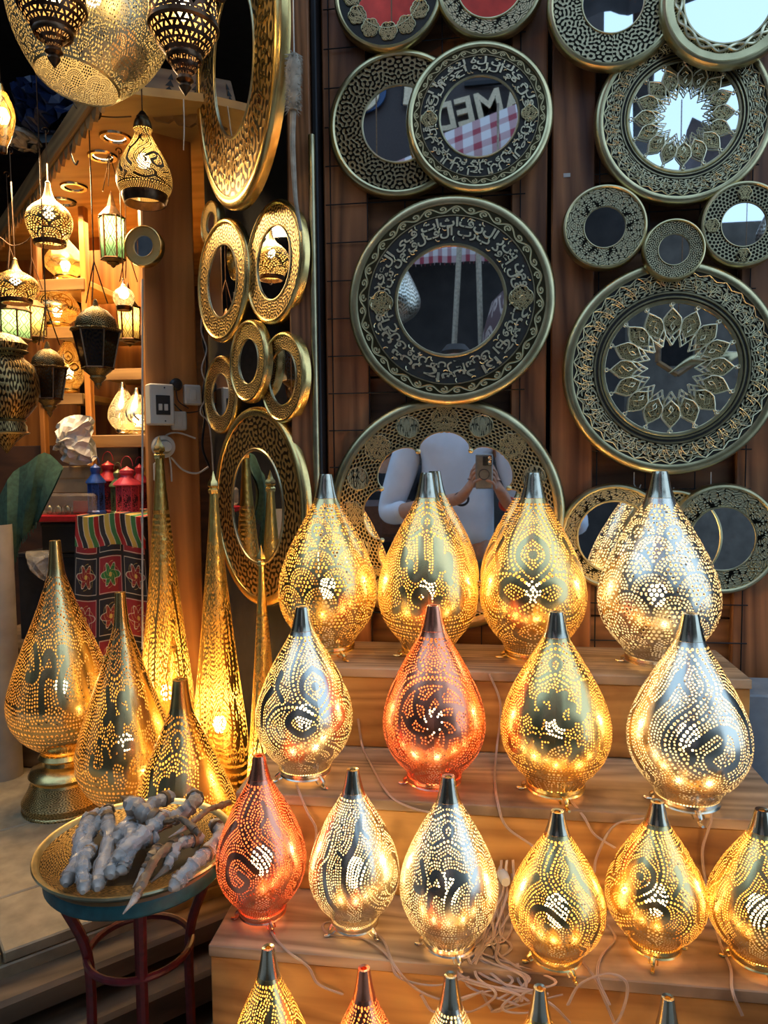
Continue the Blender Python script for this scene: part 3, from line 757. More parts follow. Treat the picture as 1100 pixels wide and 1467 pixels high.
# ------------------------------------------------------------------ mirrors
def annulus(r0, r1, z, n=72, flip=False):
    return G().lathe([(r0, z), (r1, z)] , n)
def basis(normal, tilt=0):                               # local z along the normal, local y up
    n = np.array(normal, float); n /= np.linalg.norm(n); x = np.cross([0, 0, 1.], n); x /= np.linalg.norm(x); y = np.cross(n, x)
    M = Matrix((x, y, n)).transposed(); return M.to_euler()
GL_SH = {}
def ringtext(t, txts, R, rows, mat, thick=.0009, zt=.0045):
    for (txt, r0, r1, a0, a1) in rows:
        V, Fc = text_tris(ar(txt), 4, .03, .026)
        lo, hi = V.min(0), V.max(0); vv = []
        for x, y, z in V:
            a = a0+(a1-a0)*(x-lo[0])/(hi[0]-lo[0]); rr = (r0+(r1-r0)*(y-lo[1])/(hi[1]-lo[1]))*R
            vv.append((rr*math.sin(a), rr*math.cos(a), zt+(thick if z > 0 else 0)))
        G().add(vv, Fc).build('lettering', mat, t, smooth=False)
def petal_poly(lobes, r0, r1, n=12, phase=0, pw=1.0):
    pts = []
    for k in range(lobes*n):
        a = 2*PI*k/(lobes*n)+phase; s_ = abs(math.sin(lobes*(a-phase)/2))**pw
        pts.append(((r0+(r1-r0)*s_)*math.sin(a), (r0+(r1-r0)*s_)*math.cos(a)))
    return pts
def mirror(label, px, rpx, glass, style='laby', Y=None, off=.02, panel=False, normal=None, group=None, tiltx=0, tilty=0, rim='brass_rim', name='round_mirror', rings=(), thick=.012):
    u, v = px
    if panel: p = atp(u, v, off); nrm = PN+np.array([0, 0, tiltx])
    else: p = aty(u, v, D-off if Y is None else Y-off); nrm = np.array([tilty, -1, tiltx])
    if normal is not None: nrm = normal
    R = rpx/F*depth(p)
    t = thing(name, label, 'mirror', p, basis(nrm), group)
    hb = .9                                              # band reaches out to the raised rim
    G().lathe([(R*.90, .003), (R*.905, .0065), (R*.93, .0085), (R*.965, .0075), (R*.99, .0035), (R, -.002), (R, -thick), (R*.97, -thick-.002)][::-1], 88).build('rim', MT[rim], t)
    g0 = glass*R
    m = MT['e_'+style] if style in ('laby', 'arab', 'vine', 'honey', 'warm', 'lattice', 'honeys') else MT['patina']
    G().lathe([(g0*.97, .0025), (R*.92, .004)][::-1], 88).build('band', m, t)
    G().lathe([(g0*.955, .002), (g0*.965, .0045), (g0, .005), (g0*1.02, .0025)][::-1], 64).build('inner_bead', MT['brass_old'], t)
    G().lathe([(.0001, .0015), (g0*.99, .0015)][::-1], 64).build('glass', MT['glass_mirror'], t)
    for r_, w_ in rings: G().lathe([(R*(r_-w_), .003), (R*(r_-w_*.6), .0055), (R*(r_+w_*.6), .0055), (R*(r_+w_), .003)][::-1], 88).build('band_ring', MT['brass_old'], t)
    return t, R
def medallion(t, R, cx, cy, r, lobes, mat, ring='brass_old', z=.0048, st=1.0, rot=0):
    P = petal_poly(lobes, r*.86, r, 6, rot, .6); n = len(P)
    P = [(cx+a, cy+b*st) for a, b in P]
    g = G(); g.add([(a, b, z) for a, b in P]+[(cx, cy, z)], [[i, n, (i+1) % n] for i in range(n)], [[(P[i][0]*9, P[i][1]*9), (cx*9, cy*9), (P[(i+1) % n][0]*9, P[(i+1) % n][1]*9)] for i in range(n)])
    o = g.build('medallion', mat, t, smooth=False)
    G().tube([(a, b, z) for a, b in P+[P[0]]], .0011, 5, False).build('medallion_rim', MT[ring], o)
MT['e_med'] = engraved('engraved_medallion', IM['arab'], (.58, .47, .23), (.015, .012, .01), scale=(1.4, 1.4))
# top row
t, R = mirror('round brass mirror with red reflections, cut by the top edge above the pair', (556, -8), 79, .60, 'plain', off=.03, rim='brass_rim')
for k in range(12): a = 2*PI*k/12; medallion(t, R, .66*R*math.sin(a), .66*R*math.cos(a), .165*R, 6, MT['e_med'])
mirror('round engraved mirror at the top edge, right of the medallion-framed one', (702, -22), 77, .62, 'arab', off=.035)
mirror('dark latticed round mirror tucked behind the calligraphy mirror', (572, 178), 103, .53, 'lattice', off=.02, tilty=.02)
IKH = ['قل هو الله احد الله الصمد لم يلد ولم يولد', 'ولم يكن له كفوا احد قل هو الله احد الله الصمد']
FAL = ['قل اعوذ برب الفلق من شر ما خلق ومن شر غاسق اذا وقب', 'ومن شر النفاثات في العقد ومن شر حاسد اذا حسد']
def calli(label, px, rpx, glass, texts, off, **k):
    t, R = mirror(label, px, rpx, glass, 'plain', off=off, rings=((.80, .008),), **k)
    G().lathe([(R*.81, .0044), (R*.905, .0046)][::-1], 88).build('vine_border', MT['e_vine'], t)
    r0, r1 = glass*1.05, .785; m_ = (r0+r1)/2; w = (r1-r0)
    for s_, (a, b) in ((0, (r0+.02*w, r0+.62*w)), (1, (r0+.38*w, r1))):
        ws = texts[s_].split(); hf = len(ws)//2
        for h in range(2): ringtext(t, None, R, [(' '.join(ws[:hf] if h == 0 else ws[hf:]), a, b, -PI/2+h*PI+.14, PI/2+h*PI-.14)], MT['lettering'], zt=.0045+.0002*s_)
    rn = random.Random(int(px[0])); gk = G()
    for q in range(84):                                   # small vowel marks between the letters
        a = 2*PI*q/84+rn.uniform(-.02, .02); rr = (r0+w*rn.choice((.10, .5, .92, .5)))*R; b = rn.uniform(0, PI); l = .022*R
        gk.tube([(rr*math.sin(a)+l*x*math.cos(b)-l*y*math.sin(b), rr*math.cos(a)+l*x*math.sin(b)+l*y*math.cos(b), .0048) for x, y in ((-1, 0), (-.3, .35), (.3, .3), (1, -.2))], .0011, 4)
    gk.build('vowel_marks', MT['lettering'], t)
    for sx in (-1, 1): medallion(t, R, sx*(r0+w/2)*R, 0, w*.52*R, 4, MT['e_med'], rot=PI/4)
    return t, R
MT['lettering'] = simple('raised_brass_letters', (.80, .73, .48), .40, 1, .1, 50, .15)
calli('round mirror framed with raised calligraphy, overlapping the dark latticed one', (686, 168), 105, .545, IKH, .055, tilty=.03)
calli('large round calligraphy mirror in the middle of the brown wall', (645, 431), 148, .535, FAL, .05)
# big scalloped mirror
t, R = mirror('largest round mirror with flower-shaped glass, behind the top step lamps', (637, 737), 169, .50, 'honey', off=.02)
for nm in ('glass', 'inner_bead'):
    for c in list(t.children):
        if c.name.split('.')[0] == nm: bpy.data.objects.remove(c)
P = petal_poly(8, .57*R, .70*R, 14, PI/8, .55); n = len(P)
G().add([(a, b, .0052) for a, b in P]+[(0, 0, .0052)], [[i, n, (i+1) % n] for i in range(n)]).build('glass', MT['glass_mirror'], t, smooth=False)
G().tube([(a, b, .0055) for a, b in P+[P[0]]], .0018, 6, False).build('inner_bead', MT['brass_old'], t)
for k in range(8):
    a = 2*PI*(k+.5)/8; G().lathe([(.0001, .009), (.004, .008), (.006, .0055)], 12, Matrix.Translation((.58*R*math.sin(a), .58*R*math.cos(a), 0))).build('stud', MT['brass_old'], t)
for k in range(16): a = 2*PI*k/16; medallion(t, R, .80*R*math.sin(a), .80*R*math.cos(a), (.115 if k % 2 == 0 else .10)*R, 8 if k % 2 == 0 else 2, MT['e_med'] if k % 2 == 0 else MT['e_arab'], rot=-a)
# right column
mirror('round mirror with stippled wide frame at the top, above the small trio', (878, 4), 93, .47, 'laby', off=.05)
t, R = mirror('top right mirror with plain rim and braided inner border showing sky', (1043, 0), 94, .66, 'vine', off=.07, rim='brass_rim')
G().lathe([(R*.80, .0048), (R*.93, .0065)][::-1], 80).build('plain_band', MT['brass_rim'], t)
for q in (0, 1):
    G().tube([((.73+.045*math.sin(9*a+q*PI))*R*math.sin(a), (.73+.045*math.sin(9*a+q*PI))*R*math.cos(a), .0065+.0015*math.cos(9*a*2)) for a in np.linspace(0, 2*PI, 200)], .0028, 6, False).build('braid', MT['lettering'], t)
def rosette(label, px, rpx, off):
    t, R = mirror(label, px, rpx, .63, 'plain', off=off, rings=((.66, .010), (.70, .012)))
    # lace band: pointed arches in two orders, real openwork on dark ground
    nn = 34; g = G()
    for k in range(nn):
        a0 = 2*PI*k/nn; w = 2*PI/nn
        for (ra, rb, sc) in ((.72, .90, .5), (.735, .82, .28)):
            for s_ in (-1, 1):
                P = [((ra+(rb-ra)*q)*R, a0+s_*w*sc*math.cos(q*PI/2)**.7) for q in np.linspace(0, 1, 7)]
                g.tube([(r*math.sin(a), r*math.cos(a), .0055) for r, a in P], .00085, 4, False)
        P = [(.80*R+.035*R*math.cos(q), a0+w/2+.22*w*math.sin(q)) for q in np.linspace(0, 2*PI, 9)]
        g.tube([(r*math.sin(a), r*math.cos(a), .0055) for r, a in P], .0008, 4, False)
    P = []
    for k in range(nn*2+1): rr = (.90 if k % 2 == 0 else .865)*R; a = 2*PI*k/(nn*2); P.append((rr*math.sin(a), rr*math.cos(a), .006))
    g.tube(P, .001, 4, False); g.build('lace_band', MT['lettering'], t)
    G().lathe([(R*.715, .0046), (R*.87, .0046)][::-1], 88).build('engraved_ground', MT['e_laby'], t)
    # rosette over the glass
    N = 16; w = 2*PI/N
    for k in range(N):
        a0 = w*k; pt = []
        def P_(r, da): return (r*R*math.sin(a0+da), r*R*math.cos(a0+da), .0068)
        o = [(.555, 0), (.52, .17*w), (.47, .42*w), (.42, .5*w), (.37, .46*w), (.335, .25*w), (.30, 0)]
        ring = [P_(*q) for q in o]+[P_(r_, -d_) for r_, d_ in o[::-1][1:]]
        pl = G(); nq = len(ring)-1
        pl.add([(x, y, .0058) for x, y, z in ring[:-1]]+[P_(.43, 0)[:2]+(.0058,)], [[i, nq, (i+1) % nq] for i in range(nq)], [[(ring[i][0]*11, ring[i][1]*11), (P_(.43, 0)[0]*11, P_(.43, 0)[1]*11), (ring[(i+1) % nq][0]*11, ring[(i+1) % nq][1]*11)] for i in range(nq)])
        if k % 2 == 0 or True:
            inner = G(); c0 = P_(.44, 0)
            pm = pl.build('petal', MT['e_med'], t, smooth=False)
            for v_ in pm.data.vertices:
                v_.co.x = c0[0]+(v_.co.x-c0[0])*.92; v_.co.y = c0[1]+(v_.co.y-c0[1])*.92
        for dd in (.5*w,):
            rh = [P_(.405, dd), P_(.345, dd+.20*w), P_(.275, dd), P_(.345, dd-.20*w)]
            G().add([(x, y, .0056) for x, y, z in rh], [[0, 1, 2, 3]], [[(x*11, y*11) for x, y, z in rh]]).build('lozenge', MT['e_med'], t, smooth=False)
        gg = G().tube(ring, .0014, 5, False)
        gg.tube([P_(.42, 0), P_(.39, -.12*w), P_(.35, 0), P_(.39, .12*w), P_(.42, 0)], .0009, 4, False)
        gg.tube([P_(.48, 0), P_(.455, -.2*w), P_(.42, 0), P_(.455, .2*w), P_(.48, 0)], .0009, 4, False)
        gg.tube([P_(.30, 0), P_(.26, .25*w), P_(.215, .0)], .0012, 5, False); gg.tube([P_(.30, 0), P_(.26, -.25*w), P_(.215, .0)], .0012, 5, False)
        gg.tube([P_(.37, .46*w), P_(.32, .5*w), P_(.26, .25*w)], .0012, 5, False); gg.tube([P_(.37, -.46*w), P_(.32, -.5*w), P_(.26, -.25*w)], .0012, 5, False)
        gg.tube([P_(.555, 0), P_(.575, 0)], .0012, 5, False)
        c = P_(.592, 0); gg.tube([(c[0]+.0155*R*math.cos(q), c[1]+.0155*R*math.sin(q), c[2]) for q in np.linspace(0, 2*PI, 11)], .0011, 5, False)
        gg.build('tracery', MT['lettering'], t)
    return t
rosette('openwork rosette mirror reflecting blue sky, below the top right mirrors', (979, 167), 124, .03)
rosette('largest openwork rosette mirror at right, reflecting a dark shop', (961, 528), 152, .035)
mirror('small round engraved mirror, left of the trio between the rosettes', (866, 326), 60, .49, 'arab', off=.04)
mirror('smallest round engraved mirror, middle and lowest of the trio', (965, 358), 43.5, .51, 'laby', off=.06)
t, R = mirror('round mirror with octagonal glass at right of the trio', (1065, 322), 61, .52, 'honeys', off=.04)
for k in range(4): a = PI/2*k; medallion(t, R, .71*R*math.sin(a), .71*R*math.cos(a), .16*R, 6, MT['e_med'])
mirror('round engraved mirror partly hidden behind the largest scale lamp', (880, 769), 77, .68, 'arab', off=.022, tilty=-.05)
mirror('plain olive brass disc mirror between the two lower right mirrors', (962, 770), 70, .45, 'laby', off=.02)
t, R = mirror('lower right round mirror with pierced honeycomb groups, reflecting a lamp', (1035, 772), 80, .58, 'arab', off=.025, tilty=.05)
for k in range(4):
    for q in range(7):
        a = PI/4+PI/2*k; cx, cy = .76*R*math.sin(a), .76*R*math.cos(a); b = q*PI/3; rr = 0 if q == 6 else .075*R
        G().lathe([(.022*R, .0055), (.030*R, .006), (.034*R, .0045)][::-1], 10, Matrix.Translation((cx+rr*math.cos(b), cy+rr*math.sin(b), 0))).build('pierced_cell', MT['brass_old'], t)
# side panel mirrors
def pm(label, px, ry, glass, style='warm', off=.03, **k): return mirror(label, px, ry, glass, style, panel=True, off=off, rim='brass', **k)
nL1 = np.array([-.81, -.585, -.06])
t, R = mirror('very large brass calligraphy mirror seen edgewise at the top of the side panel', (334, 90), 196, .50, 'warm', Y=1.60, off=0, normal=nL1, rim='brass', thick=.018)
ringtext(t, None, R, [(FAL[0], .58, .82, -PI+.1, -.1), (FAL[1], .58, .82, .1, PI-.1)], MT['brass'])
pm('small brass mirror half hidden at the left of the side panel', (303, 320), 31, .5, off=.01)
pm('oval-looking brass mirror reflecting pine wood, left on the side panel', (319, 403), 86, .60)
pm('brass mirror reflecting a lit lamp, beside the post on the side panel', (393, 377), 87, .60, off=.02)
pm('brass mirror with pierced groups, middle of the side panel', (357, 518), 59, .55, off=.04)
pm('plain brass mirror reflecting a light switch, next to the pine board', (317, 566), 56, .55, off=.015)
pm('narrow-looking brass mirror under the lit one beside the post', (406, 541), 65, .62, off=.02)
pm('tall brass mirror behind the cone lamps reflecting a socket and cable', (368, 726), 143, .58, off=.02)
mirror('little round brass mirror fixed on the pine board', (206, 353), 29, .52, 'warm', Y=1.84, off=0, rim='brass')

# ------------------------------------------------------------------ big lamps on the stone ledge
def big_lamp(label, name, tip, u, Y, width, zb, prof, pat, metal, power, stand=None, finial=False, mat=None, turn=0, rough=None, group=None):
    p = aty(u, 900, Y); x, y = p[0], p[1]
    zt = z_for_v(x, y, tip); R = width/2/F*depth((x, y, (zt+zb)/2)); z0 = zb
    t = thing(name, label, 'lamp', (x, y, zb), (0, 0, -math.atan2(x, y)+turn), group)
    base = 0
    if stand:
        rs, hs = stand; rs *= R; base = hs
        G().lathe([(.30*R, hs), (.42*R, hs*.97), (.47*R, hs*.90), (.38*R, hs*.84), (.40*R, hs*.78), (.60*R, hs*.70), (.66*R, hs*.60), (.60*R, hs*.52), (.62*R, hs*.48)], 48).build('stand_neck', MT['brass'], t)
        G().lathe([(.62*R, hs*.48), (.68*R, hs*.34), (.80*R, hs*.16), (rs*.97, hs*.05), (rs, hs*.03), (rs, 0), (rs*.9, 0)], 56).build('stand_foot', MT['e_foot'], t)
    H = zt-zb-base; zz = lambda q: base+H*(1-q)
    P = [(a_, b_) for a_, b_, _ in spline([(a_, b_, 0) for a_, b_ in prof], 5)]
    G().lathe([(b_*R, zz(a_)) for a_, b_ in P], 72).build('shell', mat or shell(pat, metal, 0), t)
    r0 = P[0][1]*R
    if finial:
        G().lathe([(.0002, zz(-.055)), (r0*.35, zz(-.045)), (r0*.7, zz(-.03)), (r0*1.25, zz(-.022)), (r0*1.35, zz(-.012)), (r0*.8, zz(-.006)), (r0*1.3, zz(0)), (r0*1.2, zz(.008)), (r0, zz(.012))], 10, amp=lambda th, q: 1+.12*math.cos(5*th)).build('finial', MT['brass'], t)
    else:
        G().lathe([(r0*.5, zz(0)-.006), (r0*.6, zz(0)+.001), (r0+.001, zz(0)+.001)]+[(float(np.interp(q, [a_ for a_, _ in P], [b_ for _, b_ in P]))*R+.0008, zz(q)) for q in np.linspace(.01, .13, 6)], 32).build('cap', MT['brass'], t)
    if not stand: G().lathe([(P[-1][1]*R, .004), (P[-1][1]*R*1.08, .003), (P[-1][1]*R*1.08, 0), (P[-1][1]*R*.9, 0)], 40).build('base_ring', MT['brass'], t)
    zc = zz(.66); power *= .5
    G().lathe([(.0001, zc), (.012, zc-.003), (.018, zc-.016), (.010, zc-.04), (.0001, zc-.041)], 16).build('bulb', MT['bulb'], t)
    lamp('POINT', 'bulb_light', (0, 0, zc+.02), power, (1, .66, .26), .012, parent=t)
    return t
MT['e_foot'] = engraved('punched_band_brass', IM['laby'], (.74, .54, .22), (.20, .13, .05), scale=(3, 1), rough=.28)
def CONE(p): return shell_mat('hammered_'+p, IM[p], (.95, .66, .18), (.95, .66, .20), .33, 3, vs=1, ham=.7, hs=70)
PB = [(0, .095), (.08, .12), (.16, .17), (.26, .30), (.38, .48), (.5, .68), (.62, .86), (.72, .98), (.78, 1.0), (.85, .95), (.92, .78), (.97, .55), (1, .36)]
big_lamp('tall dull gold lamp on a flared brass pedestal, at the far left', 'pedestal_lamp', 775, 84, 1.78, 146, LZ, PB, 'textC', 'gold', .8, (.80, .155))
big_lamp('dull gold calligraphy lamp standing between the pedestal lamp and the horn tray', 'pedestal_lamp', 849, 174, 1.62, 138, LZ, PB, 'textB', 'gold', .7, (.62, .09), turn=.2)
big_lamp('gold lamp with maze-like letters whose lower half hides behind the horn tray', 'perforated_lamp', 974, 256, 1.49, 166, LZ, [(0, .12), (.08, .15), (.16, .21), (.3, .42), (.45, .65), (.6, .86), (.72, .98), (.8, 1), (.88, .92), (.95, .72), (1, .5)], 'textB', 'gold', 1.6, turn=-.2)
PCN = [(0, .13), (.1, .20), (.25, .36), (.4, .53), (.55, .72), (.68, .90), (.76, .98), (.82, 1.0), (.88, .95), (.94, .85), (1, .78)]
MT['hammered'] = simple('hammered_gold', (.86, .60, .16), .25, 1, .5, 55, .12)
big_lamp('tallest slender cone lamp in front of the switches', 'cone_lamp', 652, 236, 1.84, 84, LZ, PCN, 'paisA', 'gold', 3.6, finial=True, mat=CONE('paisA'))
big_lamp('slender cone lamp with a knob finial, in front of the tall side mirror', 'cone_lamp', 702, 311, 1.70, 84, LZ, PCN, 'textA', 'gold', 3.6, finial=True, turn=.8, mat=CONE('textA'))
big_lamp('smallest slender cone lamp, beside the top step', 'cone_lamp', 806, 376, 1.50, 60, LZ, PCN, 'paisB', 'gold', 3.0, finial=True, mat=CONE('paisB'))

# ------------------------------------------------------------------ stool with the tray of horns
TZ = .80; tc = atz(196, 1218, TZ); TR = 136/F*depth(tc)
st = thing('iron_stool', 'small round table with teal edged top and red iron legs', 'table', (tc[0], tc[1], 0))
G().lathe([(.0001, TZ-.004), (TR*.88, TZ-.004), (TR*.90, TZ-.008)], 64).build('top', MT['trimwood'], st)
G().lathe([(TR*.90, TZ-.008), (TR*.91, TZ-.011), (TR*.91, TZ-.028), (TR*.89, TZ-.032), (.0001, TZ-.034)], 64).build('top_edge', MT['teal'], st)
for k in range(4):
    a = PI*(.16+k/2); ca, sa = math.cos(a), math.sin(a)
    P = [(.75*TR*ca, .75*TR*sa, TZ-.034), (.72*TR*ca, .72*TR*sa, TZ-.07), (.52*TR*ca, .52*TR*sa, TZ-.16), (.50*TR*ca, .50*TR*sa, TZ-.3), (.55*TR*ca, .55*TR*sa, .3), (.95*TR*ca, .95*TR*sa, 0)]
    G().tube(spline(P, 6), .0085, 8).build('leg', MT['red_iron'], st)
for zr, rr in ((TZ-.17, .53), (TZ-.42, .50)):
    G().tube([(rr*TR*math.cos(a), rr*TR*math.sin(a), zr) for a in np.linspace(0, 2*PI, 33)], .006, 8).build('ring_brace', MT['red_iron'], st)
ty = thing('brass_tray', 'round engraved brass tray with raised rim, on the small table', 'tray', (tc[0], tc[1], TZ-.003))
G().lathe([(.0001, .003), (TR*.62, .003), (TR*.68, .004)][::-1], 64).build('well', MT['patina'], ty)
G().lathe([(TR*.66, .004), (TR*.80, .006), (TR*.93, .012)][::-1], 72).build('engraved_band', MT['e_bowl'], ty)
G().lathe([(TR*.93, .012), (TR*.97, .017), (TR*1.0, .018), (TR*1.01, .015), (TR*.985, .010), (TR*.9, .002), (TR*.7, .0)][::-1], 72).build('rim', MT['brass_old'], ty)
MT['horn'] = simple('grey_horn', (.33, .28, .23), .42, 0, .8, 45, .45)
MT['horn_brown'] = simple('brown_horn', (.17, .10, .05), .45, 0, .8, 45, .4)
MT['film'] = simple('clear_film', (.60, .58, .56), .16, 0, .9, 35, .2, alpha=.30)
def horn(label, a, b, bend, z0, r_, wrapped=True, flare=True, mat='horn', lift=0):
    r = r_*1.0; A = atz(a[0], a[1], TZ+.02+z0); B = atz(b[0], b[1], TZ+.02+z0+lift)
    rnd = random.Random(int(a[0]*7+b[1])); L = np.linalg.norm(B-A); d = (B-A)/L; side = np.cross(d, [0, 0, 1.])
    mid = (A+B)/2+side*bend*L+np.array([0, 0, .012])
    t = thing('horn', label, 'horn', A-np.array([0, 0, .0]), group='animal horn pieces piled on the tray')
    P = spline([A-A, A+(mid-A)*.5+side*bend*L*.12-A, mid-A, mid+(B-mid)*.5+side*bend*L*.12-A, B-A], 6); n = len(P)
    g = G(); rs = []
    for i in range(n):
        q = i/(n-1); rr = r*(.75+.5*math.sin(PI*q)**.7)*(1+.16*rnd.uniform(-1, 1))
        if flare and q > .88: rr *= 1.35
        if wrapped and q < .22: rr *= 1+.45*(1-q/.22)
        if 0.45 < q < .55: rr *= .72
        rs.append(rr)
    g.tube(P, rs, 9); vs = g.v; j = G(); j.f = g.f; j.uv = g.uv
    j.v = [(x+rnd.uniform(-1, 1)*r*.22, y+rnd.uniform(-1, 1)*r*.22, z+rnd.uniform(-1, 1)*r*.22) for x, y, z in vs]; j.build('core', MT[mat], t)
    G().tube(P[-6:-3], [r*1.5, r*1.55, r*1.4], 10).build('collar', MT['horn_brown'], t)
    if wrapped: G().tube([P[0]-d*.010, P[0]-d*.003, P[0]], [r*.5, r*1.05, r*1.3], 9).build('tip', MT['horn'], t)
    else: G().tube([P[0]-d*.030, P[0]-d*.012, P[0]-d*.002, P[1]], [r*.15, r*.5, r*.85, r], 8).build('tip', MT['horn_brown' if mat == 'horn' else 'horn'], t)
    if wrapped:
        W_ = G(); W_.tube(P[1:-1], [q_*1.22 for q_ in rs[1:-1]], 9)
        W_.v = [(x+rnd.uniform(-1, 1)*r*.22, y+rnd.uniform(-1, 1)*r*.22, z+rnd.uniform(-1, 1)*r*.22) for x, y, z in W_.v]; W_.build('film_wrap', MT['film'], t, smooth=False)
    return t
HR_ = [('horn wrapped in wrinkled film along the left rim of the tray', (96, 1262), (124, 1170), .10, 0, .0085, 1, 'horn', .02),
 ('short wrapped horn lying beside the leftmost one', (112, 1240), (140, 1165), -.08, .004, .0080, 1, 'horn', .02),
 ('wrapped horn with brown collar pointing down near the tray front', (140, 1268), (150, 1160), .06, .008, .0085, 1, 'horn', .02),
 ('pale wrapped horn in the middle of the pile', (160, 1250), (185, 1180), .12, .018, .010, 1, 'horn', .01),
 ('thick wrapped horn bent across the middle of the pile', (175, 1245), (225, 1200), -.2, .022, .0085, 1, 'horn', .012),
 ('bare grey horn laid across the top of the pile', (186, 1148), (236, 1178), .16, .050, .0105, 0, 'horn', .0),
 ('long grey horn leaning to the back right of the pile', (196, 1190), (246, 1140), -.08, .030, .0090, 0, 'horn', .012),
 ('curved grey horn at the right top of the pile', (238, 1180), (278, 1140), .28, .034, .0105, 0, 'horn', .008),
 ('slim brown horn with a pointed tip at the tray front', (193, 1288), (262, 1200), -.05, .012, .0065, 0, 'horn_brown', .018),
 ('wrapped horn with a fan-shaped end at the right front of the tray', (250, 1268), (302, 1218), .08, .002, .0085, 1, 'horn', .01),
 ('bent grey horn standing on the right rim of the tray', (285, 1230), (306, 1180), .25, .010, .0080, 0, 'horn', .01),
 ('thin twisted brown stick lying over the right side of the pile', (262, 1188), (328, 1150), .05, .045, .0042, 0, 'horn_brown', .0),
 ('flat brown strap-like horn strip curled on top of the pile', (222, 1180), (286, 1195), -.12, .048, .0045, 0, 'horn_brown', .0),
 ('small grey wrapped horn at the back of the pile', (168, 1200), (200, 1150), .1, .030, .0085, 1, 'horn', .0)]
HR_ += [('short grey horn poking out behind the leftmost ones', (128, 1200), (158, 1158), .08, .012, .0080, 0, 'horn', .015),
 ('stubby wrapped horn end at the left front of the tray', (120, 1272), (132, 1215), -.08, .012, .0075, 1, 'horn', .012),
 ('grey horn lying flat behind the fan-ended one', (236, 1246), (288, 1200), -.1, .014, .0080, 0, 'horn', .01),
 ('wrapped horn running under the top cross piece', (170, 1226), (238, 1168), .1, .036, .0085, 1, 'horn', .006),
 ('dark brown horn stub in the middle of the tray', (205, 1250), (228, 1216), .1, .018, .0070, 0, 'horn_brown', .01)]
for lab, a, b, bd, z0, r, w, mt, lf in HR_: horn(lab, a, b, bd, z0, r, bool(w), True, mt, lf)

# ------------------------------------------------------------------ cords
def S(u, v, k):
    return {'Z1': lambda: atz(u, v, Z1+.003), 'Z2': lambda: atz(u, v, Z2+.003), 'Z3': lambda: atz(u, v, Z3+.003), 'Y1': lambda: aty(u, v, Y1-.004), 'Y2': lambda: aty(u, v, Y2-.004), 'Y3': lambda: aty(u, v, Y3-.004), 'F3': lambda: aty(u, v, Y3-.02), 'F2': lambda: aty(u, v, Y2-.03)}[k]()
def cord(label, pts, r=.0013, mat='cord', twin=True, name='lamp_cord', grp=None):
    P = spline([S(*p) if isinstance(p[2], str) else p for p in pts], 8)
    g = G(); g.tube(P, r, 6)
    if twin: g.tube([p+np.array([r*1.5, 0, r*.4]) for p in P], r, 6)
    o = g.build(name, MT[mat]); tag(o, label, 'cord', grp); return o
cord('clear cord hanging down the step face between the greenish and orange lamps', [(512, 1030, 'Y1'), (518, 1068, 'Y1'), (528, 1090, 'Z2'), (556, 1138, 'Z2'), (590, 1158, 'Y2'), (640, 1172, 'Y2'), (690, 1205, 'Y2')])
cord('clear cord dropping behind the orange copper lamp to the third step', [(700, 965, 'Y1'), (716, 1010, 'Y1'), (711, 1070, 'Y1'), (708, 1110, 'Z2'), (712, 1150, 'Z2'), (725, 1185, 'Y2'), (768, 1218, 'Y2'), (790, 1260, 'Y2')])
cord('clear cord under the greenish gold lamp running down the second step', [(440, 1105, 'Z2'), (425, 1118, 'Z2'), (428, 1135, 'Z2'), (440, 1165, 'Y2'), (452, 1190, 'Y2'), (446, 1230, 'Y2')])
cord('clear cord running from the red copper lamp over the third step edge', [(384, 1308, 'Z3'), (388, 1335, 'Z3'), (410, 1362, 'Z3'), (440, 1385, 'Y3'), (455, 1410, 'Y3'), (490, 1425, 'Y3')])
cord('clear cord curling out from under the tall calligraphy lamp on the second step', [(800, 1125, 'Z2'), (815, 1145, 'Z2'), (835, 1170, 'Y2'), (850, 1195, 'Y2'), (880, 1215, 'Y2')])
cord('clear cord looping from the silvery gold paisley lamp down the right side', [(985, 1140, 'Z2'), (1010, 1150, 'Z2'), (1018, 1172, 'Y2'), (1005, 1220, 'Y2'), (1012, 1275, 'Y2'), (1030, 1350, 'Z3'), (1045, 1385, 'Z3'), (1048, 1420, 'Y3'), (1062, 1455, 'Y3')])
cord('thin cord between the two right lamps of the third step', [(960, 1145, 'Z2'), (930, 1170, 'Y2'), (880, 1182, 'Y2'), (855, 1225, 'Y2'), (850, 1250, 'Y2')])
cord('clear cord from under the small crescent lamp winding over the step edge', [(508, 1318, 'Z3'), (465, 1322, 'Z3'), (470, 1338, 'Z3'), (520, 1345, 'Z3'), (555, 1370, 'Z3'), (570, 1400, 'Y3'), (620, 1412, 'Y3'), (670, 1400, 'F3')])
cord('clear cord meeting the crescent lamp cord under the rounded calligraphy lamp', [(530, 1330, 'Z3'), (550, 1350, 'Z3'), (565, 1385, 'Z3'), (600, 1420, 'Y3'), (650, 1435, 'Y3'), (690, 1420, 'F3')])
cord('clear cord curving in front of the rounded calligraphy lamp', [(640, 1350, 'Z3'), (655, 1372, 'Z3'), (680, 1365, 'Z3'), (700, 1330, 'Z3'), (716, 1290, 'F2')])
rc_ = random.Random(11)
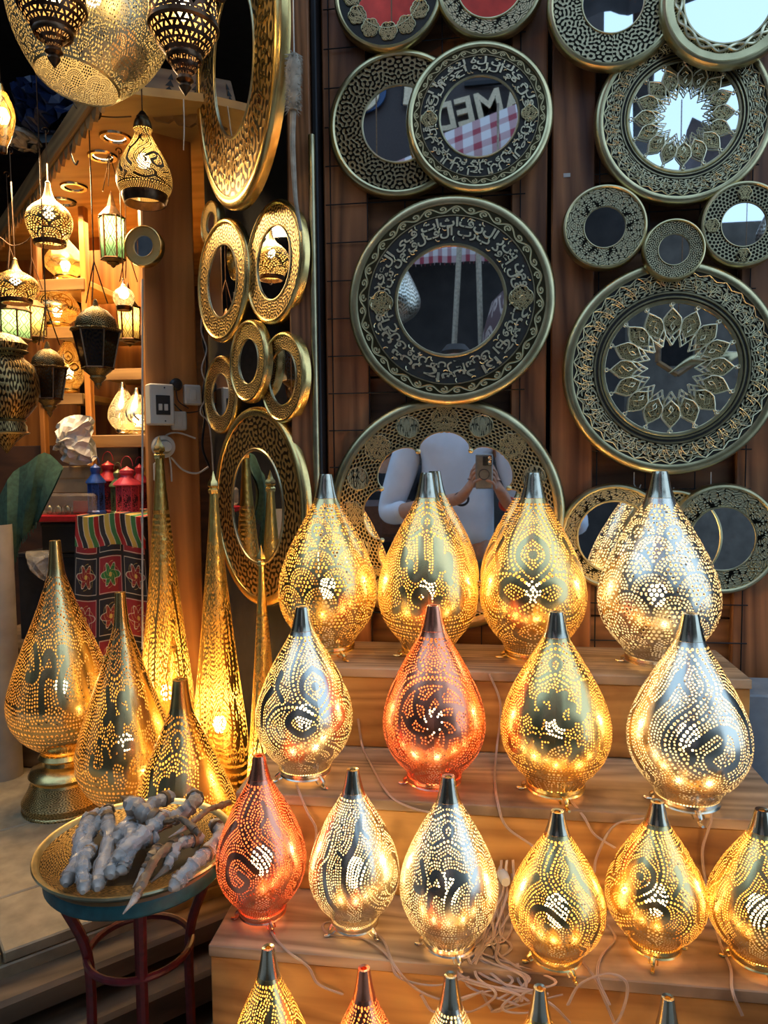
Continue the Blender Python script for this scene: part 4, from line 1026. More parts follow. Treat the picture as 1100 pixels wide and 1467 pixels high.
for k in range(13):
    u0 = 712+rc_.uniform(-8, 22); P = [(u0, 1240+rc_.uniform(-8, 25), 'Y2'), (u0-6+rc_.uniform(-12, 12), 1290+rc_.uniform(-10, 10), 'F2'), (u0-12+rc_.uniform(-18, 18), 1335+rc_.uniform(-10, 10), 'Z3'),
        (u0+rc_.uniform(-50, 20), 1368+rc_.uniform(-8, 8), 'Z3'), (u0+rc_.uniform(-60, 60), 1402+rc_.uniform(-4, 6), 'Y3'), (u0+rc_.uniform(-70, 80), 1432+rc_.uniform(-10, 14), 'F3')]
    if k % 3 == 0: P += [(P[-1][0]+40*rc_.choice((-1, 1)), 1450, 'Y3'), (P[-1][0]+60*rc_.choice((-1, 1)), 1425, 'Y3')]
    cord('clear plastic lamp cord tangled with others between the two middle lamps of the third step', P, grp='clear lamp cords tangled on the third step')
for k, (P) in enumerate([[(740, 1380, 'Z3'), (745, 1410, 'Y3'), (790, 1440, 'F3'), (815, 1465, 'Y3')], [(830, 1375, 'Z3'), (850, 1400, 'Y3'), (868, 1440, 'Y3'), (880, 1470, 'Y3')], [(812, 1440, 'F3'), (830, 1410, 'F3'), (870, 1395, 'F3'), (897, 1410, 'F3'), (890, 1450, 'F3'), (875, 1475, 'F3')], [(870, 1325, 'Z3'), (880, 1345, 'Z3'), (860, 1370, 'Z3'), (855, 1400, 'Y3'), (872, 1440, 'F3')]]):
    cord('clear plastic cord looping down the front of the third step, right of the tangle', P, grp='clear cords right of the tangle')
pl = thing('power_plug', 'white plug with cream cap in the cord tangle', 'plug', aty(722, 1258, Y2-.02), (PI/2, 0, .2))
G().lathe([(.0001, .012), (.007, .012), (.009, .004), (.009, -.012), (.005, -.018), (.0001, -.018)], 16).build('body', MT['white_plastic'], pl)
G().tube([(0, 0, -.016), (0, -.004, -.03)], .0035, 8).build('cord_grip', MT['white_plastic'], pl)

# ------------------------------------------------------------------ switches and cables on the pine board
def on_board(name, label, u, v, w, h, d, cat='switch'):
    p = atb(u, v, d/2+.0005); t = thing(name, label, cat, p, brot); return t
sc_ = depth(atb(245, 580))/F
t = on_board('breaker_box', 'tall white breaker box with a small window, top left of the switches', 229, 580, 0, 0, .045)
G().box((0, 0, 0), (34*sc_, .045, 57*sc_), None, .004).build('case', MT['white_plastic'], t, smooth=False)
G().box((.001, -.0225, -.002), (20*sc_, .004, 27*sc_), None, .001).build('window_recess', MT['black_plastic'], t, smooth=False)
for k in (-1, 1): G().box((k*4*sc_, -.026, -.008), (5*sc_, .006, 9*sc_), None, .001).build('toggle', MT['white_plastic'], t, smooth=False)
for z in (-23, 23): G().lathe([(.0001, .001), (.002, .001), (.0022, 0)], 8, Matrix.Translation((.006, -.0232, z*sc_)) @ Matrix.Rotation(PI/2, 4, 'X')).build('screw', MT['black_plastic'], t)
for (u, v, w, h, lab) in ((275, 566, 25, 29, 'white rocker switch to the right of the breaker box'), (256, 603, 22, 27, 'white rocker switch just below the breaker box'), (308, 569, 19, 29, 'white rocker switch mounted at the corner by the side panel'), (226, 676, 11, 27, 'small white socket at the lower left of the pine board')):
    t = on_board('wall_switch', lab, u, v, 0, 0, .02)
    G().box((0, 0, 0), (w*sc_, .020, h*sc_), None, .004).build('plate', MT['white_plastic'], t, smooth=False)
    G().box((0, -.0105, 0), (w*.36*sc_, .003, h*.55*sc_), None, .001).build('rocker', MT['white_plastic'], t, smooth=False)
t = on_board('round_socket', 'round white socket behind the tip of the tallest cone lamp', 234, 640, 0, 0, .02, 'socket')
MR = Matrix.Rotation(PI/2, 4, 'X')
G().lathe([(.0001, .006), (9*sc_, .006), (10*sc_, .012), (15*sc_, .012), (16*sc_, .008), (16*sc_, -.01)], 32, MR).build('plate', MT['white_plastic'], t)
G().lathe([(.0001, .03), (7*sc_, .03), (8*sc_, .026), (8*sc_, .006)], 20, MR).build('plug', MT['white_plastic'], t)
t = on_board('cable_knob', 'round black junction knob between the breaker box and switch', 252, 551, 0, 0, .02, 'knob')
G().lathe([(.0001, .012), (6*sc_, .011), (9*sc_, .004), (8*sc_, -.01)], 20, MR).build('knob', MT['black_plastic'], t)
def bcord(label, pts, r, mat, off=.012):
    P = spline([atb(u, v, off) for u, v in pts], 8); tag(G().tube(P, r, 7).build('wall_cable', MT[mat]), label, 'cable')
bcord('white cable curving from the round socket to the corner', [(236, 640), (238, 624), (255, 620), (280, 628)], .0026, 'cord_white')
bcord('white cable sagging from the lower socket to the corner', [(245, 655), (262, 673), (282, 678), (300, 668)], .0028, 'cord_white')
bcord('white cable dropping below the round socket', [(242, 650), (245, 670), (246, 690)], .0024, 'cord_white')
bcord('dark cable bundle running up the corner beside the board', [(300, 670), (290, 640), (293, 600), (290, 570), (296, 520), (290, 480), (297, 430), (292, 380)], .0036, 'black_plastic')
bcord('grey twisted cable running up the corner beside the dark bundle', [(306, 680), (300, 610), (287, 590), (298, 560), (289, 530), (296, 500), (288, 470), (294, 420)], .0022, 'cord_white', .016)
bcord('thin dark wires linking the switches', [(246, 575), (262, 590), (280, 590), (292, 585)], .0018, 'black_plastic')
bcord('thin dark wire from the black knob down to the wires', [(252, 560), (256, 575), (270, 585)], .0015, 'black_plastic')
q = [aty(204, v, 1.86) for v in (400, 520, 640, 800, 930)]
tag(G().tube(spline(q, 6), .0026, 7).build('wall_cable', MT['cord_white']), 'long white cable running down the left edge of the pine board', 'cable')

# fluffy headed stick hanging on the post
t = thing('duster', 'dusty grey stick with a furry head hanging on the post', 'duster', aty(422, 120, D-.24))
b0 = aty(422, 120, D-.24)
g = G(); rd = random.Random(3); P = [aty(u, v, D-.24)-b0 for u, v in ((421, 78), (421, 95), (420, 120), (421, 142), (420, 158))]
g.tube(spline(P, 5), [.008, .014, .014, .012, .008], 10)
for k in range(500):
    q = rd.random(); c = P[0]+(P[-1]-P[0])*q; a = rd.uniform(0, 2*PI); e = c+np.array([math.cos(a)*.018, math.sin(a)*.018, rd.uniform(-.012, .004)])
    g.add([c+np.array([math.cos(a)*.008, math.sin(a)*.008, 0]), c+np.array([math.cos(a)*.008, math.sin(a)*.008, .003]), e], [[0, 1, 2]])
MT['fluff'] = simple('dusty_fluff', (.36, .30, .22), .9, 0, .4, 60, .3)
g.build('furry_head', MT['fluff'], t)
G().tube([(0, .0, .03), (0, -.002, 1.0)], .0012, 5).build('hanging_string', MT['cord_white'], t)
P = [aty(u, v, D-.235)-b0 for u, v in ((420, 158), (419, 200), (421, 250), (424, 290), (431, 330))]
G().tube(spline(P, 6), [.006, .0055, .005, .004, .003], 8).build('stick', MT['fluff'], t)

# ------------------------------------------------------------------ hanging lanterns
def hang_up(t, z0, z1, parts=1, r=.0016):
    if t.location.y > 0: z1 = (BZ if t.location.y > 1.84 else 3.115)-t.location.z-.010
    if parts == 3:
        for k in range(3):
            a = 2*PI*k/3+.5; G().tube([(.03*math.cos(a), .03*math.sin(a), z0), (0, 0, z0+.10)], r, 5).build('chain', MT['dark_bronze'], t)
        z0 += .10
    G().tube([(0, 0, z0), (0, 0, z1)], r, 5).build('chain', MT['dark_bronze'], t)
    G().tube([(.008*math.cos(a), 0, z1+.008*math.sin(a)) for a in np.linspace(-PI/2, PI, 9)], r*1.2, 5).build('hook', MT['dark_bronze'], t)
GLOW = simple('cream_glow', (1, .80, .42), .5, 0, 0, 10, .03)
def bulb_at(t, z, power, tint=(1, .68, .28), s_=1):
    G().lathe([(.0001, z+.016*s_), (.010*s_, z+.014*s_), (.016*s_, z), (.012*s_, z-.012*s_), (.0001, z-.017*s_)], 14).build('bulb', MT['bulb'], t)
    if power: lamp('POINT', 'bulb_light', (0, 0, z+.03*s_), power*.30, tint, .010, parent=t)
PEAR = [(0, .20), (.06, .30), (.14, .34), (.2, .30), (.3, .45), (.42, .68), (.55, .88), (.68, 1.0), (.78, 1.0), (.86, .90), (.90, .80)]
ONION = [(0, .10), (.15, .16), (.28, .30), (.38, .62), (.48, .88), (.60, 1.0), (.74, .98), (.88, .84), (1.0, .68)]
def hanging(name, label, u, vt, vb, w, Y, prof, pat, metal, power, up=None, ringw=.80, group=None, bottom=True, turn=0, mat=None):
    p = aty(u, (vt+vb)/2, Y); zt, zb = z_for_v(p[0], p[1], vt), z_for_v(p[0], p[1], vb)
    R = w/2/F*depth(p); H = zt-zb
    t = thing(name, label, 'lantern', (p[0], p[1], zb), (0, 0, -math.atan2(p[0], p[1])+turn), group)
    P = [(a, b) for a, b, _ in spline([(a, b, 0) for a, b in prof], 4)]
    G().lathe([(b*R, H*(1-a)) for a, b in P], 48).build('shell', mat or shell(pat, metal), t)
    rb = P[-1][1]*R; zb_ = H*(1-P[-1][0])
    if name == 'globe_lantern': G().lathe([(rb*1.0, .002), (rb*1.02, 0), (rb*.97, -.003)], 48).build('bottom_ring', MT['brass_old'], t)
    else: G().lathe([(rb*.98, zb_+.003), (rb*1.05, zb_+.002), (rb*1.04, zb_-.006), (rb*.93, 0 if zb_ > .004 else -.01), (rb*.88, 0 if zb_ > .004 else -.01), (rb*.92, zb_)], 40).build('bottom_ring', MT['dark_bronze'], t)
    r0 = P[0][1]*R
    G().lathe([(.0005, H+r0*1.2), (r0*.4, H+r0), (r0*.9, H+r0*.3), (r0*1.15, H), (r0*1.0, H-.004)], 24).build('cap', MT['dark_bronze'], t)
    hang_up(t, H+r0*1.2, H+(up or .15)); bulb_at(t, H*.5, power); return t
def hexlantern(name, label, u, vt, vm, vb, w, w2, Y, glass, metal='dark_bronze', fin=None, up=.2, power=0, dome=True, n=6, arms=True, group=None):
    p = aty(u, vm, Y); zt, zm, zb = [z_for_v(p[0], p[1], q) for q in (vt, vm, vb)]
    R = w/2/F*depth(p); R2 = w2/2/F*depth(p)
    t = thing(name, label, 'lantern', (p[0], p[1], zb), (0, 0, .3), group); a_, b_ = zt-zb, zm-zb
    mt = MT[metal]
    if dome:
        G().lathe([(.0005, a_+.02), (.004, a_+.016), (.007, a_+.004), (.18*R, a_), (.45*R, b_+(a_-b_)*.85), (.75*R, b_+(a_-b_)*.5), (.82*R, b_+(a_-b_)*.22), (.78*R, b_+.004), (R, b_+.003), (R*1.02, b_), (R*.9, b_-.003)], 32, amp=lambda th, q: 1+.02*math.cos(12*th)).build('dome', MT['e_bowl'] if metal != 'black_metal' else mt, t)
    else:
        G().lathe([(.0005, a_+.01), (.1*R, a_), (.35*R, b_+(a_-b_)*.45), (R*1.02, b_), (R*.9, b_-.003)], n).build('roof', mt, t, smooth=False)
    for k in range(n):
        a0, a1 = 2*PI*k/n, 2*PI*(k+1)/n
        q = [(R*.92*math.cos(a0), R*.92*math.sin(a0), b_), (R*.92*math.cos(a1), R*.92*math.sin(a1), b_), (R2*math.cos(a1), R2*math.sin(a1), 0), (R2*math.cos(a0), R2*math.sin(a0), 0)]
        g = G(); g.add(q+[(x*.97, y*.97, z) for x, y, z in q], [[3, 2, 1, 0], [4, 5, 6, 7]], [[(0, 0), (1, 0), (1, 1), (0, 1)]]*2); g.build('pane', glass, t, smooth=False)
        G().tube([q[0], q[3]], .0028, 6).build('corner_rod', mt, t)
    for r_, z_ in ((R*.93, b_-.001), (R2*1.02, 0)):
        G().tube([(r_*math.cos(2*PI*k/n), r_*math.sin(2*PI*k/n), z_) for k in range(n+1)], .0034, 6).build('band', mt, t)
    f = (fin or 20)/F*depth(p)
    G().lathe([(R2*1.0, 0), (R2*.9, -.12*f), (R2*.5, -.35*f), (R2*.55, -.45*f), (R2*.2, -.7*f), (R2*.22, -.78*f), (.0005, -f)], 24).build('finial', MT['e_bowl'], t)
    hang_up(t, a_+.012, a_+up, 3 if arms else 1)
    if power: bulb_at(t, b_*.55, power, s_=.8)
    return t
def glassmat(name, img, c, tr=.5, scale=(1, 1)):
    m, nt, b, N, L = newmat(name); uv = N('ShaderNodeUVMap'); mp = N('ShaderNodeMapping'); mp.inputs['Scale'].default_value = (*scale, 1); L(uv.outputs[0], mp.inputs[0])
    t = N('ShaderNodeTexImage'); t.image = img; L(mp.outputs[0], t.inputs[0])
    g = N('ShaderNodeBsdfTranslucent'); g.inputs[0].default_value = rgb(c); tb = N('ShaderNodeBsdfTransparent'); tb.inputs[0].default_value = rgb([min(1, x*1.1) for x in c])
    m1 = N('ShaderNodeMixShader'); m1.inputs[0].default_value = tr; L(g.outputs[0], m1.inputs[1]); L(tb.outputs[0], m1.inputs[2])
    gl = N('ShaderNodeBsdfGlossy'); gl.inputs[1].default_value = .08; m3 = N('ShaderNodeMixShader'); m3.inputs[0].default_value = .12; L(m1.outputs[0], m3.inputs[1]); L(gl.outputs[0], m3.inputs[2])
    b.inputs['Base Color'].default_value = (.08, .05, .03, 1); b.inputs['Metallic'].default_value = 1; b.inputs['Roughness'].default_value = .35
    m2 = N('ShaderNodeMixShader'); L(t.outputs[0], m2.inputs[0]); L(m3.outputs[0], m2.inputs[1]); L(b.outputs[0], m2.inputs[2]); L(m2.outputs[0], nt.nodes['Material Output'].inputs[0]); return m
def lead():
    n = 256; Y_, X_ = np.mgrid[0:n, 0:n]/n; d = np.minimum.reduce([np.abs(X_-.5)*2+np.abs(Y_-k/3)*3 for k in range(4)]); e = np.minimum(np.abs(d-1), np.abs(d-.55)); e2 = np.minimum(np.minimum(X_, 1-X_), np.minimum(Y_, 1-Y_))
    return make_img('leaded_diamonds', ((e < .05) | (e2 < .03)).astype(float))
IM['lead'] = lead()
def tri():
    n = 128; Y_, X_ = np.mgrid[0:n, 0:n]/n; a = np.zeros((n, n))
    for cx, cy, f in ((.25, .3, 1), (.75, .3, -1), (.5, .75, 1), (0, .75, -1), (1, .75, -1)):
        q = (Y_-cy)*f; a = np.maximum(a, ((q > -.14) & (np.abs(X_-cx) < (.16-q)*.62)).astype(float))
    return make_img('pierced_triangles', a)
IM['tri'] = tri()
MT['g_dark'] = glassmat('filigree_over_blue_glass', IM['laby'], (.16, .17, .26), .3, (.35, .35))
MT['g_green'] = glassmat('leaded_pale_green_glass', IM['lead'], (.62, .85, .66), .35, (1, 1))
MT['g_cream'] = glassmat('leaded_cream_glass', IM['lead'], (.95, .82, .50), .3, (1, 1))
# front row, close to the camera
t = hanging('globe_lantern', 'huge pale perforated globe lantern at the top left corner', 106, -150, 116, 232, 1.35, [(0, .2), (.12, .55), (.3, .88), (.5, 1.0), (.66, .96), (.80, .84), (.92, .66), (1, .50)], 'scales', 'silver', 3.4, .25, turn=.4, mat=shell_mat('punched_pale_globe', IM['scales'], (.50, .44, .28), (.50, .42, .24), .4, 5, vs=1))
t.rotation_euler = (math.radians(-6), math.radians(10), .3)
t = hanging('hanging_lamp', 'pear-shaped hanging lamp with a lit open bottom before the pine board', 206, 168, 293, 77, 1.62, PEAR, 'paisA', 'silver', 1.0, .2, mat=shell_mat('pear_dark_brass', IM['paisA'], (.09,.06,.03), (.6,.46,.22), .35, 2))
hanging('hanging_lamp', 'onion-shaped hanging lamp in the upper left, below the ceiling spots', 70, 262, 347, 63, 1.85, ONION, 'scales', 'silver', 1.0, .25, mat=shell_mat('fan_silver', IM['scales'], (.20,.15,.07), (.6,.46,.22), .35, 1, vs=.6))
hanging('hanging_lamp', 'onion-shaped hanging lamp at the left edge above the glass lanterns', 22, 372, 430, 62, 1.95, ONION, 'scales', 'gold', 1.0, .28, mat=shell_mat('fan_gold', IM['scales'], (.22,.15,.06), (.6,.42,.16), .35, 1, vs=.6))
hanging('hanging_lamp', 'leaf-patterned gold lantern cut by the left edge near the blue bags', 2, 120, 212, 36, 1.4, [(0, .2), (.15, .5), (.35, .9), (.55, 1), (.8, .7), (1, .3)], 'paisB', 'gold', .3, .3)
def bronze(label, u, vt, vb, w, Y, prof, img, power, arms=0):
    power *= 2.2
    p = aty(u, (vt+vb)/2, Y); zt, zb = z_for_v(p[0], p[1], vt), z_for_v(p[0], p[1], vb); R = w/2/F*depth(p); H = zt-zb
    t = thing('bronze_lantern', label, 'lantern', (p[0], p[1], zb)); P = [(a, b) for a, b, _ in spline([(a, b, 0) for a, b in prof], 4)]
    G().lathe([(b*R, H*(1-a)) for a, b in P], 48).build('shell', shell_mat('pierced_bronze', IM['tri'], (.10, .05, .03), (.30, .20, .10), .3, 16, vs=7), t)
    for q in (.02, .45, .78):
        r = float(np.interp(q, [a for a, _ in P], [b for _, b in P]))*R
        G().lathe([(r*1.0, H*(1-q)+.006), (r*1.07, H*(1-q)+.003), (r*1.07, H*(1-q)-.003), (r*1.0, H*(1-q)-.006)], 40).build('band', MT['dark_bronze'], t)
    G().lathe([(.012, .002), (.014, -.004), (.008, -.008), (.010, -.014), (.0005, -.028)], 16).build('finial', MT['dark_bronze'], t)
    for k in range(arms):
        a = 2*PI*k/arms+.25; r = R; c, s_ = math.cos(a), math.sin(a)
        G().tube(spline([(r*q*c, r*q*s_, H*.9+z) for q, z in ((.95, 0), (1.15, -.004), (1.3, .004), (1.38, .012), (1.34, .02), (1.27, .016))], 4), [.004, .0035, .003, .003, .002], 6).build('arm', MT['dark_bronze'], t)
        G().tube([(r*1.3*c, r*1.3*s_, H*.9+.004), (r*.3*c, r*.3*s_, H*1.9)], .0012, 5).build('chain', MT['dark_bronze'], t)
    hang_up(t, H, H+.3); bulb_at(t, H*.75, power); return t
bronze('dark pierced bronze lantern hanging before the huge pale globe', 75, -40, 72, 92, 1.12, [(0, .55), (.2, .95), (.35, 1), (.55, .9), (.75, .62), (.9, .3), (1, .16)], 'floral', 1.0)
bronze('dark bronze lantern with curled arms, right of the huge pale globe', 263, -20, 112, 96, 1.16, [(0, .9), (.25, 1), (.45, .98), (.6, .84), (.72, .62), (.80, .46), (.90, .36), (1, .14)], 'textB', 1.6, 6)
hexlantern('hex_lantern', 'dark six-sided lantern with domed top and filigree panes', 138, 440, 474, 528, 70, 42, 1.72, MT['g_dark'], fin=30)
hexlantern('hex_lantern', 'small dark filigree lantern left of the six-sided one', 69, 500, 527, 572, 54, 34, 1.75, MT['g_dark'], fin=26)
hexlantern('hex_lantern', 'tall pale green glass lantern lit from inside, in the upper shop', 160, 278, 312, 372, 38, 32, 2.05, MT['g_green'], 'dark_bronze', 12, .12, 3.5, False)
hexlantern('hex_lantern', 'green glass lantern glowing at the left edge', 18, 408, 446, 487, 52, 46, 2.1, MT['g_green'], 'dark_bronze', 8, .12, 3.5, False)
hexlantern('hex_lantern', 'cream glass lantern glowing between the left lamps', 48, 418, 440, 484, 34, 32, 2.3, MT['g_cream'], 'dark_bronze', 8, .15, 3.5, False, n=4)
hexlantern('hex_lantern', 'cream glass lantern lit beside the six-sided dark one', 184, 408, 440, 487, 34, 28, 2.1, MT['g_cream'], 'dark_bronze', 10, .12, 3.5, False)
# fat brass lantern, far left
p = aty(6, 560, 1.62); t = thing('brass_urn_lantern', 'fat engraved brass lantern bulging in from the left edge', 'lantern', p)
k_ = depth(p)/F
G().lathe([(r*k_, z*k_) for r, z in ((6, 82), (24, 76), (34, 66), (30, 56), (24, 50), (40, 36), (46, 18), (47, 0), (42, -20), (30, -36), (24, -42), (28, -50), (28, -60), (14, -72), (5, -84), (.1, -90))], 40).build('body', MT['e_bowl'], t)
for z, r in ((56, 31), (50, 25), (-42, 25), (-60, 29)): G().lathe([(r*k_, (z+2)*k_), ((r+3)*k_, z*k_), (r*k_, (z-2)*k_)], 32).build('band', MT['brass_old'], t)
hang_up(t, 82*k_, 82*k_+.5)
TN = 8
# interior timber: dividers, shelves, lit lamps
def divider(u0, u1, v0, v1, Y, mat='wood_orange', name='divider', d=.03):
    a = aty(u0, v0, Y); b = aty(u1, v1, Y)
    global TN; TN += 1; o = box_obj('trim_%d' % TN, ((a[0]+b[0])/2, Y+d/2, (a[2]+b[2])/2), (abs(b[0]-a[0]), d, abs(a[2]-b[2])), MT[mat], bev=.003); return struct(o)
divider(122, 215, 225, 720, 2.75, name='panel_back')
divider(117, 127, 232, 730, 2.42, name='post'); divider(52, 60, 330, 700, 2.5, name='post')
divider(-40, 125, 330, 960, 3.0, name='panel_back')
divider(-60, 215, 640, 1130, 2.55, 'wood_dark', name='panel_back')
for (u0, u1, v, Y, dp, lab) in ((60, 206, 470, 2.42, .30, 'interior shelf under the glowing lamps'), (56, 122, 402, 2.42, .30, 'short upper shelf at the left'), (124, 212, 624, 2.2, .34, 'shelf carrying the lit lamps above the painted lanterns'), (124, 212, 530, 2.45, .3, 'shelf between the dark lantern and the lit lamps'), (60, 120, 565, 2.5, .3, 'low interior shelf behind the small filigree lantern')):
    a = aty(u0, v, Y); b = aty(u1, v, Y); t = thing('shelf', lab, 'shelf', ((a[0]+b[0])/2, Y+dp/2, a[2]))
    box_obj('board', (0, 0, -.011), (b[0]-a[0], dp, .022), MT['ply'], t, bev=.002); box_obj('front_lip', (0, -dp/2-.006, -.02), (b[0]-a[0], .012, .04), MT['trimwood'], t, bev=.002)
def shelf_lamp(label, u, vt, vb, w, Y, pat, metal='gold', power=.5, turn=0):
    p = aty(u, vb, Y); t = table_lamp('x', label, (u, vt), (u, vb), w, float(p[2])+.0, pat, metal, power, turn, Yfix=Y, foot=False, footh=.008); return t
shelf_lamp('glowing gold lamp high on the left interior shelf', 106, 335, 400, 56, 2.5, 'scales')
shelf_lamp('glowing gold lamp in the middle of the interior shelf', 92, 398, 468, 62, 2.5, 'wheel')
shelf_lamp('glowing gold lamp half hidden by the dark six-sided lantern', 105, 478, 562, 44, 2.58, 'floral')
shelf_lamp('lit lamp leaning at left on the shelf over the painted lanterns', 181, 548, 621, 44, 2.42, 'scales', 'silver', .6)
shelf_lamp('lit silvery lamp at right on the shelf over the painted lanterns', 201, 556, 622, 50, 2.28, 'paisA', 'silver', .6, .5)
hanging('hanging_lamp', 'small dim hanging lamp in front of the right interior shelf', 177, 400, 440, 30, 2.0, ONION, 'scales', 'silver', .4, .12)
lamp('AREA', 'interior_ceiling_light', (-1.35, 2.6, BZ-.05), 6, (1, .62, .26), .5)
lamp('AREA', 'interior_fill_light', (-1.25, 1.95, 2.25), 9.0, (1, .70, .38), .3, (0, 0, 0))  # added warm fill without a fixture, brightens the lower interior

# lower interior: low cabinet with shawl, boxes, painted lanterns and a printed cloth
a = aty(-60, 925, 1.98); b = aty(100, 925, 1.98)
cb = thing('low_cabinet', 'low dark wooden cabinet behind the pedestal lamp', 'cabinet', ((a[0]+b[0])/2, 2.14, LZ)); ch = float(a[2])-LZ
box_obj('top', (0, 0, ch-.012), (b[0]-a[0], .32, .024), MT['ledge_wood'], cb, bev=.003)
for k in range(4): w = (b[0]-a[0])/4; box_obj('panel', (-(b[0]-a[0])/2+w*(k+.5), -.145, (ch-.024)/2), (w-.006, .02, ch-.026), MT['ledge_wood'], cb, bev=.005)
def crate_box(name, label, cat, u0, u1, v0, v1, Y, dp, mat, rot=0):
    a = aty(u0, v1, Y); b = aty(u1, v0, Y); t = thing(name, label, cat, ((a[0]+b[0])/2, Y+dp/2, a[2]), (0, 0, rot))
    return t, b[0]-a[0], b[2]-a[2], dp
t, w, h, d = crate_box('cardboard_box', 'plain brown cardboard box above the clear plastic package', 'box', 72, 134, 668, 706, 2.12, .16, '')
MT['card'] = simple('brown_card', (.34, .22, .11), .8, 0, .1, 40, .08)
box_obj('carton', (0, 0, h/2), (w, d, h), MT['card'], t, bev=.002); box_obj('flap', (w*.1, -.02, h+.0015), (w*.8, d*.7, .002), MT['card'], t, bev=0); box_obj('tape', (0, -d/2-.0005, h*.55), (w*.9, .001, .004), MT['trimwood'], t, bev=0)
t, w, h, d = crate_box('plastic_package', 'clear plastic package on a red tray, full of small wares', 'package', 41, 135, 706, 748, 2.06, .2, '')
box_obj('red_tray', (0, 0, h*.12), (w, d, h*.24), simple('red_plastic', (.42, .02, .03), .3), t, bev=.004)
box_obj('clear_lid', (0, 0, h*.62), (w*.97, d*.95, h*.72), simple('clear_plastic', (.5, .42, .36), .1, 0, .5, 30, .2, alpha=.35), t, bev=.008)
box_obj('red_card', (w*.28, -d*.35, h*.5), (w*.35, .004, h*.42), simple('red_card', (.45, .03, .03), .6), t, bev=0)
for k in range(5): G().ball((-.07+.03*k, -d*.25, h*.38), .012, 10, (1, .8, 1.3)).build('small_ware', MT['brass_old'], t)
t, w, h, d = crate_box('dark_box', 'black box under the red tray package', 'box', 60, 128, 750, 792, 2.07, .2, '')
box_obj('case', (0, 0, h/2), (w, d, h), MT['black_plastic'], t, bev=.004); box_obj('lid', (0, 0, h-.004), (w*1.02, d*1.02, .010), MT['black_plastic'], t, bev=.002)
t, w, h, d = crate_box('dark_box', 'large dark chest supporting the black box and boxes', 'box', 30, 110, 794, 922, 2.08, .2, '')
box_obj('case', (0, 0, h/2), (w, d, h), MT['dark'], t, bev=.004); box_obj('lid', (0, 0, h-.004), (w*1.02, d*1.02, .012), MT['black_plastic'], t, bev=.002)
# crumpled sheets
def crumple(name, label, cat, pts, Y, mat, amp=.012, fall=0, seed=1, nx=18):
    rnd = np.random.RandomState(seed); P = [aty(u, v, Y) for u, v in pts]; c = sum(P)/len(P); g = G()
    B = spline(P+[P[0]], 4)[:-1]; n = len(B); vs = []; fs = []
    K = 6
    for k in range(K+1):
        q = k/K
        for i, p_ in enumerate(B):
            e = rnd.uniform(-1, 1)*amp
            vs.append(c+(p_-c)*(1-q)+np.array([0, -.05*math.sin(q*PI/2)+e, rnd.uniform(-1, 1)*amp*.4*(0 if k == 0 else 1)]))
    for k in range(K):
        for i in range(n): j = (i+1) % n; fs.append([k*n+i, k*n+j, (k+1)*n+j, (k+1)*n+i])
    vs2 = [(v_[0], 2*Y-v_[1]+.02, v_[2]) for v_ in vs]; b_ = len(vs)
    g.add([v_-c for v_ in vs], fs); g.add([np.array(v_)-c for v_ in vs2], [f[::-1] for f in fs])
    o = g.build(name, mat, smooth=False); o.location = c; tag(o, label, cat); return o
MT['bag'] = simple('white_film', (.62, .60, .54), .45, 0, .8, 25, .12)
crumple('plastic_bag', 'crumpled white plastic bag in the interior beside the shelf', 'bag', [(80, 612), (100, 596), (127, 598), (128, 625), (130, 662), (95, 664), (90, 650), (92, 644), (78, 645), (85, 628)], 2.1, MT['bag'])
crumple('plastic_bag', 'grey clear plastic sheet hanging below the dark box', 'bag', [(36, 790), (74, 790), (76, 810), (70, 832), (62, 830), (46, 812)], 2.03, MT['film'], .006, seed=4)
crumple('blue_bag', 'dark blue plastic bags bundled under the huge globe', 'bag', [(15, 120), (60, 112), (105, 128), (95, 168), (60, 188), (30, 175)], 1.95, MT['navy'], .03, seed=2)
crumple('blue_bag', 'pale grey cloth bundle under the dark blue bags', 'bag', [(12, 180), (40, 186), (52, 200), (30, 212), (10, 205)], 1.97, MT['fluff'], .015, seed=6)
# green shawl draped over the boxes
MT['shawl'] = simple('green_shawl', (.03, .075, .045), .85, 0, .4, 70, .35)
def sheet(name, label, cat, rows, mat, fringe=False, thick=.004, build=True):
    g = G(); n = len(rows[0]); vs = [p for r in rows for p in r]; c = sum(np.array(p) for p in vs)/len(vs); m_ = len(rows)
    top = [np.array(p)-c for p in vs]; bot = [p+np.array([0, thick, -thick]) for p in top]
    fs = [[r*n+i, r*n+i+1, (r+1)*n+i+1, (r+1)*n+i] for r in range(m_-1) for i in range(n-1)]
    uv = [[(i/(n-1), 1-r/(m_-1)), ((i+1)/(n-1), 1-r/(m_-1)), ((i+1)/(n-1), 1-(r+1)/(m_-1)), (i/(n-1), 1-(r+1)/(m_-1))] for r in range(m_-1) for i in range(n-1)]
    g.add(top, [f[::-1] for f in fs], [u_[::-1] for u_ in uv]); g.add(bot, fs, uv)
    if fringe:
        t = thing(name, label, cat, c); g.build('cloth', mat, t); f = G()
        for i in range(n-1):
            for q in (.2, .6):
                a_ = top[(m_-1)*n+i]*(1-q)+top[(m_-1)*n+i+1]*q; f.tube([a_, a_+np.array([random.uniform(-.004, .004), 0, -.02])], .0015, 4)
        f.build('fringe', mat, t); return t
    o = g.build(name, mat); o.location = c; tag(o, label, cat); return o
rows = []
for r in range(12):
    q = r/11; row = []
    for i in range(14):
        s_ = i/13; u = -25+s_*115-q*max(0, s_-.35)*55; vtop = 652+((s_-.75)*24)**2*.35
        v = vtop+q*(170-85*s_)+4*math.sin(s_*14+q*3); row.append(aty(u, v, 1.98-.03*math.sin(q*PI)+.012*math.sin(s_*17)))
    rows.append(row)
